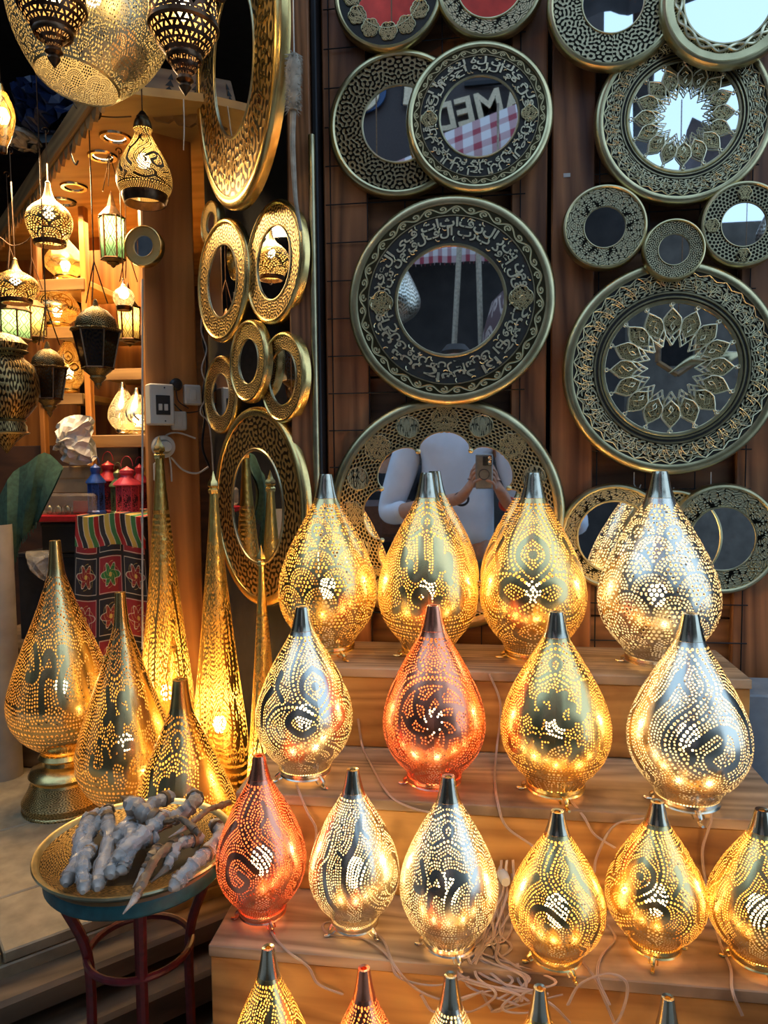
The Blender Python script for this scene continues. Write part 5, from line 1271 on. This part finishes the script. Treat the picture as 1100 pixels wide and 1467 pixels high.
sheet('green_shawl', 'dark green fringed shawl with fine yellow lines draped at the left', 'shawl', rows, MT['shawl'], True)
# printed cloth
def cloth_img():
    n = 384; Y_, X_ = np.mgrid[0:n, 0:n]/n; im = np.zeros((n, n, 3)); im[:] = (.30, .015, .02)
    gx, gy = X_*3, Y_*4; cx, cy = np.floor(gx), np.floor(gy); fx, fy = gx-cx-.5, gy-cy-.5
    alt = ((cx+cy) % 2) == 0; im[alt] = (.015, .014, .018)
    r = np.hypot(fx, fy); a = np.arctan2(fy, fx)
    sc = r-(.26+.08*np.cos(6*a)+.05*np.cos(2*a))
    im[np.abs(sc) < .018] = (.62, .55, .40); im[(sc < -.02) & alt] = (.26, .02, .02); g_ = (sc < -.02) & ~alt & (cx % 2 == 1); im[g_] = (.03, .20, .04)
    s2 = np.abs(np.sin(a*3+r*26)); im[(s2 < .16) & (r < .34)] = (.62, .45, .12); im[(r < .06)] = (.7, .5, .1)
    e = np.maximum(np.abs(fx), np.abs(fy)); im[e > .455] = (.01, .01, .01); im[(e > .425) & (e < .445)] = (.60, .52, .38)
    top = Y_ > .80; st = np.abs(((X_*13+.6*np.sin(Y_*22)) % 1)-.5); pal = np.array([(.45, .02, .02), (.02, .02, .02), (.60, .40, .06), (.05, .22, .06)])
    im[top] = pal[(np.floor(X_*13+.6*np.sin(Y_*22)).astype(int) % 4)][top]; im[top & (st > .42)] = (.6, .52, .4)
    return make_img('printed_textile', np.clip(im, 0, 1)**(1/2.2), False)
m, nt, b, N, L = newmat('printed_cloth'); t_ = N('ShaderNodeTexImage'); t_.image = cloth_img(); L(t_.outputs[0], b.inputs['Base Color']); b.inputs['Roughness'].default_value = .8; MT['print'] = m
rows = []
for r in range(16):
    q = r/15; row = []
    for i in range(16):
        s_ = i/15; u = 108+s_*98-q*0; v = 738+(12 if q > .0 else 0)+q*(225)+3*math.sin(s_*8)
        Y_ = 2.02-.02*abs(math.sin(s_*9+q*2))-(.10*(1-q)**3); u2 = u+q*(-6+ 26*s_*(1-abs(s_-.8)));
        row.append(aty(u2, v, Y_+.10*(1-q)**3))
    rows.append(row)
rows = [[p+np.array([0, .16, .004]) for p in rows[0]]]+rows
sheet('printed_cloth', 'red, black and green printed cloth hanging under the painted lanterns', 'cloth', rows, MT['print'])
a = aty(112, 742, 2.05); b = aty(206, 742, 2.05); t = thing('trunk', 'covered trunk under the printed cloth', 'trunk', ((a[0]+b[0])/2, 2.16, LZ)); hh = float(a[2])-LZ-.004
box_obj('case', (0, 0, hh/2), (b[0]-a[0]-.01, .2, hh-.004), MT['dark'], t, bev=.005); box_obj('lid', (0, 0, hh-.012), (b[0]-a[0], .21, .02), MT['dark'], t, bev=.003)
def fanous(label, u, vt, vb, w, Y, col):
    p = aty(u, vb, Y); zb = float(p[2]); zt = z_for_v(p[0], p[1], vt); H = zt-zb; R = w/2/F*depth(p); mt = simple('painted_tin', col, .35, .2, .1, 40, .15)
    t = thing('painted_lantern', label, 'lantern', (p[0], p[1], zb))
    G().lathe([(.0005, H), (.18*R, H*.97), (.5*R, H*.92), (.52*R, H*.86), (.42*R, H*.82), (.45*R, H*.78), (.95*R, H*.66), (R, H*.62), (.84*R, H*.60)], 24).build('roof', mt, t)
    for k in range(8):
        a0, a1 = 2*PI*k/8, 2*PI*(k+1)/8; r = R*.80; q = [(r*math.cos(a_), r*math.sin(a_), z) for a_, z in ((a0, H*.60), (a1, H*.60), (a1, H*.08), (a0, H*.08))]
        G().add(q, [[3, 2, 1, 0]], [[(0, 0), (.3, 0), (.3, .8), (0, .8)]]).build('panel', _fm(col), t, smooth=False)
        G().tube([q[0], q[3]], .0018, 5).build('corner_rod', mt, t)
    G().lathe([(.82*R, H*.09), (.98*R, H*.06), (R, 0), (.0005, 0)], 8).build('base', mt, t, smooth=False)
    G().tube([(.45*R*math.cos(a_), 0, H+.45*R*math.sin(a_)*1.6) for a_ in np.linspace(0, PI, 11)], .0011, 5).build('handle', mt, t); return t
_fc = {}
def _fm(c):
    if c not in _fc: _fc[c] = engraved('pierced_tin', IM['arab'], c, tuple(x*.12 for x in c), scale=(.6, .6), rough=.4, metal=.2)
    return _fc[c]
fanous('little blue tin lantern, leftmost of the painted lanterns', 139, 664, 737, 28, 2.10, (.02, .07, .30))
fanous('little dark red tin lantern behind the pink one', 157, 660, 736, 36, 2.16, (.38, .02, .03))
fanous('little green tin lantern between the dark red and pink ones', 171, 672, 737, 26, 2.14, (.12, .16, .07))
fanous('little pinkish red tin lantern in front of the others', 184, 668, 738, 40, 2.10, (.62, .06, .09))
fanous('second dark red tin lantern against the right edge of the opening', 202, 664, 736, 26, 2.2, (.30, .02, .03))
pl_ = G().lathe([(.05, 1.6), (.05, LZ)], 24); o = pl_.build('pillar', MT['pale']); q_ = aty(8, 800, 1.95); o.location = (float(q_[0])-.02, 1.93, 0); o.scale = (1, 1, .80); struct(o)
# roof hooks and loose wires up in the shop
def wire(label, pts, r=.0015, mat='black_plastic', cat='hook', name='wire_hook'):
    P = spline([aty(*p) for p in pts], 8); tag(G().tube(P, r, 6).build(name, MT[mat]), label, cat)
wire('bent metal S hook hanging in front of the plywood ceiling', [(104, 178, 1.8), (106, 200, 1.8), (101, 212, 1.8), (104, 228, 1.8), (109, 236, 1.8), (112, 230, 1.8)], .002)
wire('thick curled wire hook beside the huge pale globe', [(124, 134, 1.7), (140, 140, 1.7), (144, 165, 1.7), (134, 173, 1.7), (122, 160, 1.7), (118, 150, 1.7)], .0024, 'dark_bronze')
wire('long grey wire sagging across the plywood ceiling', [(103, 138, 1.72), (110, 155, 1.72), (130, 164, 1.72), (160, 168, 1.72), (188, 167, 1.72)], .0018, 'dark_bronze', 'wire', 'ceiling_wire')
wire('thin rod hanging from the fretwork valance', [(263, 142, 1.75), (264, 180, 1.75), (263, 215, 1.75)], .0016, 'cord_white')
wire('loose wire drooping over the left hanging lamps', [(0, 340, 1.9), (20, 352, 1.9), (45, 338, 1.9), (50, 300, 1.9)], .0014, 'dark_bronze', 'wire', 'ceiling_wire')

# ------------------------------------------------------------------ the alley behind the camera, as the mirrors show it
fx0, fx1 = -6.5, 1.15
fac = struct(G().box(((fx0+fx1)/2, -3.2, 2.4), (fx1-fx0, .2, 4.8)).build('wall_opposite', simple('dark_plaster', (.035, .028, .025), .8, 0, .3, 8, .3), smooth=False))
struct(G().box((3.6, -3.6, 1.72), (5.0, .2, 3.44)).build('wall_street', simple('street_plaster', (.13, .11, .09), .85, 0, .3, 8, .3), smooth=False))
struct(G().box((-6.0, -1.2, 2.5), (.2, 4.0, 5.0)).build('wall_end', simple('end_plaster', (.28, .24, .2), .85, 0, .3, 8, .3), smooth=False))
# sign board with big cream letters
sg = thing('shop_sign', 'dark brown sign with big cream letters, seen in a mirror', 'sign', (0.0, -2.75, 3.98), (0, 0, 0))
box_obj('board', (-.6, -.03, .2), (3.0, .03, 1.5), simple('sign_brown', (.03, .018, .015), .6), sg, bev=.004)
cream = simple('cream_letters', (.62, .50, .32), .5); blue = simple('blue_outline', (.01, .05, .14), .5)
def sign_text(txt, x, z, h, mat, y, off=0, rot=0):
    V, Fc = text_tris(txt, 4, .03, off); lo, hi = V.min(0), V.max(0); s_ = h/(hi[1]-lo[1]); c, s2 = math.cos(rot), math.sin(rot); out = []
    for a_, b_, z_ in V:
        X, Z = (a_-lo[0])*s_, (b_-lo[1])*s_; out.append((-(x)-(X*c-Z*s2)*-1 if False else x+(-X)*c*-1-Z*s2, y-z_*s_*0+(.02 if z_ > 0 else 0), z+X*s2*1+Z*c))
    return out, Fc
def put(txt, x, z, h, mat, y, off=0, rot=0, nm='letters'):
    V, Fc = text_tris(txt, 4, .03, off); lo, hi = V.min(0), V.max(0); s_ = h/(hi[1]-lo[1]); c, s2 = math.cos(rot), math.sin(rot); out = []
    for a_, b_, z_ in V:                                  # board faces +Y: x runs the other way
        X, Z = (a_-lo[0])*s_, (b_-lo[1])*s_; out.append((x-(X*c+Z*s2), y+(.02 if z_ > 0 else 0), z-X*s2+Z*c))
    G().add(out, Fc).build(nm, mat, sg, smooth=False)
put('AMED', .63, .16, .21, cream, .012, .02, .22)
put(ar('محمد'), -.1, .28, .50, blue, .004, .06, .1, 'script'); put(ar('محمد'), -.1, .28, .50, cream, .020, .015, .1, 'script')
# awnings
def plaid():
    n = 256; Y_, X_ = np.mgrid[0:n, 0:n]/n; a_ = ((X_*6) % 1 < .45).astype(float); b_ = ((Y_*3) % 1 < .4).astype(float); r = np.clip(a_*.6+b_*.5, 0, 1)[..., None]
    return make_img('plaid_weave', (np.array([.62, .56, .54])*(1-r)+np.array([.30, .03, .05])*r)**(1/2.2), False)
m, nt, b, N, L = newmat('plaid_canvas'); t_ = N('ShaderNodeTexImage'); t_.image = plaid(); mp = N('ShaderNodeMapping'); mp.inputs['Scale'].default_value = (4, 1, 1); uv = N('ShaderNodeUVMap'); L(uv.outputs[0], mp.inputs[0]); L(mp.outputs[0], t_.inputs[0]); L(t_.outputs[0], b.inputs['Base Color']); b.inputs['Roughness'].default_value = .85; MT['plaid'] = m
def awning(label, x0, x1, zt, drop, y0, y1, slope=0):
    rows = []
    for r in range(8):
        q = r/7; rows.append([np.array([x0+(x1-x0)*i/23, y0+(y1-y0)*min(1, q/.7)+.012*math.sin(i*1.9)*(q > .7), zt+slope*(i/23)-drop*.45*min(1, q/.7)-drop*.55*max(0, (q-.7)/.3)]) for i in range(24)])
    return sheet('awning', label, 'awning', rows, MT['plaid'], True)
awning('red and white plaid fringed awning over the opposite shop', .75, -2.4, 4.20, .75, -2.60, -2.30, -1.1)
awning('lower plaid awning with a fringe, nearer the camera', .6, -.9, 2.98, .18, -2.15, -1.95, 0)
MT['sky_block'] = simple('sky_block_canvas', (.03, .025, .025), .9, 0, .3, 12, .3)
MT['red_cloth'] = simple('red_canvas', (.50, .035, .02), .85, 0, .3, 12, .3)
def panel_cloth(label, x0, x1, z0, z1, Y, mat):
    rows = [[np.array([x0+(x1-x0)*i/15, Y+.03*math.sin(i*1.3+r), z1+(z0-z1)*r/7]) for i in range(16)] for r in range(8)]
    return sheet('canopy_cloth', label, 'cloth', rows, mat)
panel_cloth('red canvas panel hung high across the alley, seen in the top mirror', -1.15, .28, 3.78, 4.7, -1.0, MT['red_cloth'])
panel_cloth('added dark canvas panel hung high beside the red one, keeping sky out of a mirror', .36, 1.10, 3.78, 4.7, -1.0, MT['sky_block'])  # added sheet that blocks the sky so the top mirror reflects dark
# things hanging opposite: striped sack, poles, lanterns, boxes
MT['stripe'] = engraved('striped_weave', IM['vine'], (.40, .30, .26), (.10, .05, .05), scale=(6, 5), rough=.8, metal=0)
t = thing('striped_sack', 'large striped woven sack hanging opposite, seen in a mirror', 'sack', (.28, -1.6, 2.05))
G().lathe([(.02, .55), (.12, .5), (.24, .38), (.30, .18), (.28, -.05), (.16, -.18), (.01, -.2)], 28, amp=lambda th, q: 1+.05*math.sin(5*th)).build('sack', MT['stripe'], t); G().tube([(0, 0, .55), (0, 0, 1.6)], .008, 6).build('rope', MT['fluff'], t)
for x, a in ((-.22, .08), (.0, -.04)):
    g = G().tube([(x, -1.8, 1.7), (x+a*.5, -1.8, 2.4), (x+a, -1.8, 3.1)], .018, 8).build('hanging_pole', MT['fluff']); tag(g, 'pale pole hanging upright before the opposite shop' if a > 0 else 'second pale pole, beside the striped sack opposite', 'pole')
def _x(): pass
def streetlamp(label, loc, R, H, img, metal):
    t = thing('globe_lantern', label, 'lantern', loc); P = [(a_, b_) for a_, b_, _ in spline([(a_, b_, 0) for a_, b_ in PB], 4)]
    G().lathe([(b_*R, H*(1-a_)) for a_, b_ in P], 40).build('shell', MT['e_silver'], t); G().lathe([(R*.4, 0), (R*.36, -.01), (.001, -.012)], 24).build('base', MT['silver'], t)
    G().tube([(0, 0, H), (0, 0, H+1.2)], .003, 5).build('chain', MT['dark_bronze'], t); return t
MT['e_silver'] = engraved('engraved_silver', IM['laby'], (.70, .66, .56), (.22, .2, .15), scale=(3, 1), rough=.3)
streetlamp('silvery engraved hanging lantern above the camera, left one', (-.42, -.35, 2.10), .13, .42, 'x', 'silver')
streetlamp('silvery engraved hanging lantern above the camera, middle one', (-.15, -.75, 2.62), .17, .55, 'x', 'silver')
streetlamp('silvery engraved hanging lantern above the camera, right one', (1.37, -.45, 2.36), .14, .42, 'x', 'silver')
t = thing('hexagonal_frame', 'pale hexagonal wooden frame hanging opposite, seen in the largest rosette mirror', 'frame', (.96, -.70, 2.0))
for q in range(6):
    a0, a1 = PI/3*q+PI/6, PI/3*(q+1)+PI/6; G().tube([(.11*math.cos(a0), 0, .13*math.sin(a0)), (.11*math.cos(a1), 0, .13*math.sin(a1))], .014, 6).build('side', MT['trimwood'], t)
G().box((0, -.01, 0), (.15, .006, .17), None, .002).build('backing', MT['dark'], t, smooth=False); G().tube([(0, 0, .13), (0, 0, 1.2)], .003, 5).build('cord', MT['dark_bronze'], t)
t = thing('brass_leaf', 'curved brass leaf ornament hanging opposite, seen in the largest rosette mirror', 'ornament', (1.06, -.62, 1.90))
G().tube(spline([(-.16, 0, -.03), (-.05, .01, .03), (.07, .02, .03), (.18, 0, .06)], 8), [.002, .018, .036, .034, .004], 10).build('leaf', MT['brass_old'], t); G().tube([(.18, 0, .06), (.18, 0, 1.3)], .002, 5).build('cord', MT['dark_bronze'], t)
# beam of the street roof and battens against the sky
for k in range(5):
    o = box_obj('roof_batten', (2.2+.0*k, -2.2+.75*k-.3, 4.3+.12*k), (4.2, .03, .03), MT['black_metal'], rot=(0, .02, .12), bev=0); struct(o); o.name = 'beam_%d' % (k+1)
o = box_obj('beam', (1.0, -1.8, 4.1), (.14, 3.4, .16), MT['wood_dark'], rot=(0, 0, .2), bev=.01); struct(o)
sh = []
for r in range(10): sh.append([np.array([1.3+2.6*i/15, -2.9+1.1*r/9, 3.55+.10*math.sin(i*1.3+r)-.25*math.sin(r/9*PI)+.02*i]) for i in range(16)])
sheet('shade_cloth', 'pale grey shade cloth stretched over the street, seen in a mirror', 'shade', sh, simple('grey_cloth', (.30, .27, .30), .9, 0, .3, 20, .15))

# ------------------------------------------------------------------ people reflected in the scalloped mirror
def skin_mesh(name, nodes, edges, mat, parent, root=0, sub=2):
    me = bpy.data.meshes.new(name); me.from_pydata([n[0] for n in nodes], edges, []); me.materials.append(mat)
    o = bpy.data.objects.new(name, me); COL.objects.link(o); o.parent = parent
    sm = o.modifiers.new('skin', 'SKIN'); sm.use_smooth_shade = True; sm.branch_smoothing = .6
    sv = me.skin_vertices[0].data if me.skin_vertices else None
    if sv is None:
        bm = bmesh.new(); bm.from_mesh(me); bm.verts.layers.skin.verify(); bm.to_mesh(me); bm.free(); sv = me.skin_vertices[0].data
    for i, n in enumerate(nodes):
        r = n[1]; sv[i].radius = (r, r) if not hasattr(r, '__len__') else r; sv[i].use_root = (i == root)
    ss = o.modifiers.new('sub', 'SUBSURF'); ss.levels = sub; ss.render_levels = sub
    return o
def chain(nodes, edges, start, pts):
    prev = start
    for p, r in pts: nodes.append((tuple(p), r)); edges.append((prev, len(nodes)-1)); prev = len(nodes)-1
    return prev
def person(label, loc, rotz, pose, shirt, trousers, h=1.0, hair='hair'):
    t = thing('person', label, 'person', loc, (0, 0, rotz)); t.scale = (h, h, h); B = []; E = []
    B.append(((0, 0, .95), (.15, .11)))
    neck = chain(B, E, 0, [((0, 0, 1.12), (.14, .10)), ((0, .01, 1.30), (.165, .11)), ((0, .0, 1.42), (.12, .085)), ((0, .01, 1.50), .055), ((0, .02, 1.56), .052)])
    for s_ in (-1, 1):
        chain(B, E, 0, [((s_*.10, 0, .86), .095), ((s_*.11, .01, .50), .062), ((s_*.11, -.01, .28), .055), ((s_*.12, -.02, .08), .04), ((s_*.13, .10, .035), .035), ((s_*.13, .17, .03), .028)])
    sh = [i for i, b_ in enumerate(B) if b_[0] == (0, .0, 1.42)][0]
    for s_, (el, wr, hd, fg) in zip((-1, 1), pose):
        w_ = chain(B, E, sh, [((s_*.17, 0, 1.42), .058), (el, .043), (tuple((np.array(el)+np.array(wr))/2+np.array([0, 0, .0])), .036), (wr, .026), (hd, (.024, .036))])
        for P in fg: chain(B, E, w_, [(q, .0085) for q in P])
    body = skin_mesh('body', B, E, MT['skin'], t)
    # head with a face
    hd = G(); pr = [(.001, .120), (.040, .112), (.066, .085), (.076, .045), (.078, .01), (.074, -.03), (.062, -.065), (.045, -.095), (.022, -.108), (.001, -.11)]
    hd.lathe(pr, 28, amp=lambda th, q: 1+.10*math.cos(2*th)); hd.v = [(x, y+.03, z+1.66) for x, y, z in hd.v]; ho = hd.build('head', MT['skin'], t)
    f = G(); f.tube([(0, .112, 1.672), (0, .124, 1.645), (0, .132, 1.630), (0, .112, 1.622)], [.008, .011, .013, .008], 8); f.build('nose', MT['skin'], ho)
    G().tube([(-.022, .098, 1.598), (0, .108, 1.597), (.022, .098, 1.598)], .006, 8).build('mouth', simple('lips', (.35, .12, .09), .5), ho)
    for s_ in (-1, 1):
        G().ball((s_*.030, .096, 1.668), .012, 12).build('eye', MT['white_plastic'], ho); G().ball((s_*.030, .106, 1.668), .005, 8).build('pupil', MT['black_plastic'], ho)
        G().ball((s_*.078, .025, 1.655), .018, 10, (.4, .8, 1.5)).build('ear', MT['skin'], ho)
    hr = G().lathe([(.001, .132), (.045, .124), (.074, .095), (.086, .05), (.086, .02), (.080, -.02), (.06, -.04)], 28, amp=lambda th, q: (1+.10*math.cos(2*th)) if math.cos(th) > -.35 or q < .42 else .86); hr.v = [(x, y+.024, z+1.665) for x, y, z in hr.v]; hr.build('hair', MT[hair], ho)
    S_ = [((0, 0, .90), (.185, .135)), ((0, 0, 1.02), (.175, .13)), ((0, .005, 1.15), (.18, .13)), ((0, .01, 1.30), (.20, .135)), ((0, 0, 1.41), (.15, .105)), ((0, .005, 1.475), (.075, .07))]; SE = [(0, 1), (1, 2), (2, 3), (3, 4), (4, 5)]
    for s_, (el, wr, hd_, fg) in zip((-1, 1), pose):
        e = np.array(el); k = chain(S_, SE, 4, [((s_*.19, 0, 1.41), .082), (tuple((np.array([s_*.19, 0, 1.41])+e)/2), .070)])
        if shirt[1]: chain(S_, SE, k, [(el, .062), (tuple(e*.72+np.array(wr)*.28), .052)])
    so = skin_mesh('shirt', S_, SE, shirt[0], t)
    T_ = [((0, 0, .97), (.165, .125))]; TE = []
    for s_ in (-1, 1): chain(T_, TE, 0, [((s_*.10, 0, .84), .115), ((s_*.11, .01, .50), .085), ((s_*.12, -.01, .12), .068)])
    skin_mesh('trousers', T_, TE, trousers, t)
    for s_ in (-1, 1):
        g = G(); g.ball((s_*.13, .07, .04), .05, 14, (.9, 2.6, .8)); g.build('shoe', MT['black_plastic'], t)
    return t
MT['shirt_white'] = simple('white_linen', (.62, .66, .74), .85, 0, .6, 14, .06)
MT['khaki'] = simple('khaki_cloth', (.17, .14, .08), .9, 0, .4, 20, .2); MT['black_cloth'] = simple('black_cloth', (.012, .012, .016), .9, 0, .4, 20, .3)
def fingers(base, dirn_, curl, side, thumb):
    out = []; b0 = np.array(base, float)
    for k, L in enumerate((.070, .078, .074, .058)):
        o_ = b0+np.array(side)*(k-1.5)*.019; d1 = np.array(dirn_, float); c = np.array(curl, float)
        out.append([tuple(o_), tuple(o_+d1*L*.45), tuple(o_+d1*L*.70+c*L*.35), tuple(o_+d1*L*.62+c*L*.75)])
    out.append([tuple(b0-np.array(side)*.028), tuple(b0-np.array(side)*.042+np.array(thumb)*.03), tuple(b0-np.array(side)*.040+np.array(thumb)*.058)]); return out
pose = []
# photographer stands at (-.13,-.42); local frame = world shifted; phone at local (.13,.40,1.44)
px_, py_ = .13, .395
pose.append(((-.30, .06, 1.06), (.030, .33, 1.150), (.066, .362, 1.195), fingers((.074, .366, 1.215), (.20, .50, .80), (.9, -.25, 0), (.15, .5, -.75), (.5, .0, .8))))
pose.append(((.34, .06, 1.00), (.210, .33, 1.130), (.172, .362, 1.190), fingers((.164, .366, 1.210), (-.20, .50, .80), (-.9, -.25, 0), (-.15, .5, -.75), (-.5, .0, .8))))
me_ = person('person in a white shirt holding up a phone, reflected in the scalloped mirror', (-.13, -.46, 0), 0, pose, (MT['shirt_white'], True), MT['khaki'], 1.12)
G().tube([(.030+.028*math.cos(a_), .325+.014*math.sin(a_), 1.145+.026*math.sin(a_)) for a_ in np.linspace(0, 2*PI, 19)], .005, 6).build('bracelet', MT['black_plastic'], me_)
G().tube([(.210+.028*math.cos(a_), .325+.014*math.sin(a_), 1.125+.026*math.sin(a_)) for a_ in np.linspace(0, 2*PI, 19)], .007, 6).build('watch_strap', simple('orange_red_strap', (.55, .06, .03), .5), me_)
# the phone, just behind the viewpoint
ph = thing('phone', 'grey phone with a round ring and lens cluster held up by the photographer', 'phone', (.004, -.016, 1.405))
MT['phone'] = simple('grey_phone_case', (.20, .19, .17), .3, .3)
box_obj('body', (0, 0, 0), (.074, .009, .150), MT['phone'], ph, bev=.004)
box_obj('screen', (0, -.005, 0), (.068, .001, .144), MT['black_plastic'], ph, bev=0)
box_obj('camera_plate', (.014, .0052, .046), (.040, .002, .040), MT['black_plastic'], ph, bev=.0009)
for x, z in ((.023, .055), (.023, .037), (.006, .046)):
    G().lathe([(.0001, .003), (.006, .003), (.0085, .004), (.0085, 0)], 20, Matrix.Translation((x, .0060, z)) @ Matrix.Rotation(-PI/2, 4, 'X')).build('lens', MT['glass_mirror' if x > .02 else 'black_plastic'], ph)
G().tube([(-.000+.022*math.cos(a_), .0052, -.012+.022*math.sin(a_)) for a_ in np.linspace(0, 2*PI, 33)], .0018, 6).build('ring', MT['black_plastic'], ph)
# passer-by
pose2 = [((-.30, -.02, 1.12), (-.28, .10, .88), (-.27, .13, .82), fingers((-.27, .14, .79), (0, .1, -1), (0, .5, 0), (.2, .9, 0), (.3, .6, -.5))), ((.30, -.02, 1.12), (.28, .12, .90), (.26, .16, .84), fingers((.26, .17, .81), (0, .1, -1), (0, .5, 0), (-.2, .9, 0), (-.3, .6, -.5)))]
o2 = person('person in a black sleeveless top with a necklace and a brown shoulder bag', (-.52, -.86, -.03), .1, pose2, (MT['black_cloth'], False), MT['khaki'])
G().tube(spline([(-.10, .02, 1.46), (-.06, .12, 1.36), (0, .15, 1.32), (.06, .12, 1.36), (.10, .02, 1.46)], 6), .004, 6).build('necklace', MT['silver'], o2)
bg_ = thing('shoulder_bag', 'brown leather shoulder bag with a flap pocket, worn by the passer-by', 'bag', (-.50, -.64, 1.14)); MT['leather'] = simple('brown_leather', (.07, .028, .02), .5, 0, .4, 40, .25)
box_obj('body', (0, 0, 0), (.30, .10, .22), MT['leather'], bg_, bev=.03); box_obj('pocket', (.03, .055, -.02), (.12, .02, .10), MT['leather'], bg_, bev=.006); box_obj('pocket_flap', (.03, .068, .025), (.13, .008, .035), MT['leather'], bg_, bev=.003)
G().tube(spline([(-.14, -.02, .08), (-.10, -.02, .25), (.02, -.05, .36), (.12, -.16, .38)], 6), .014, 8).build('strap', MT['leather'], bg_)
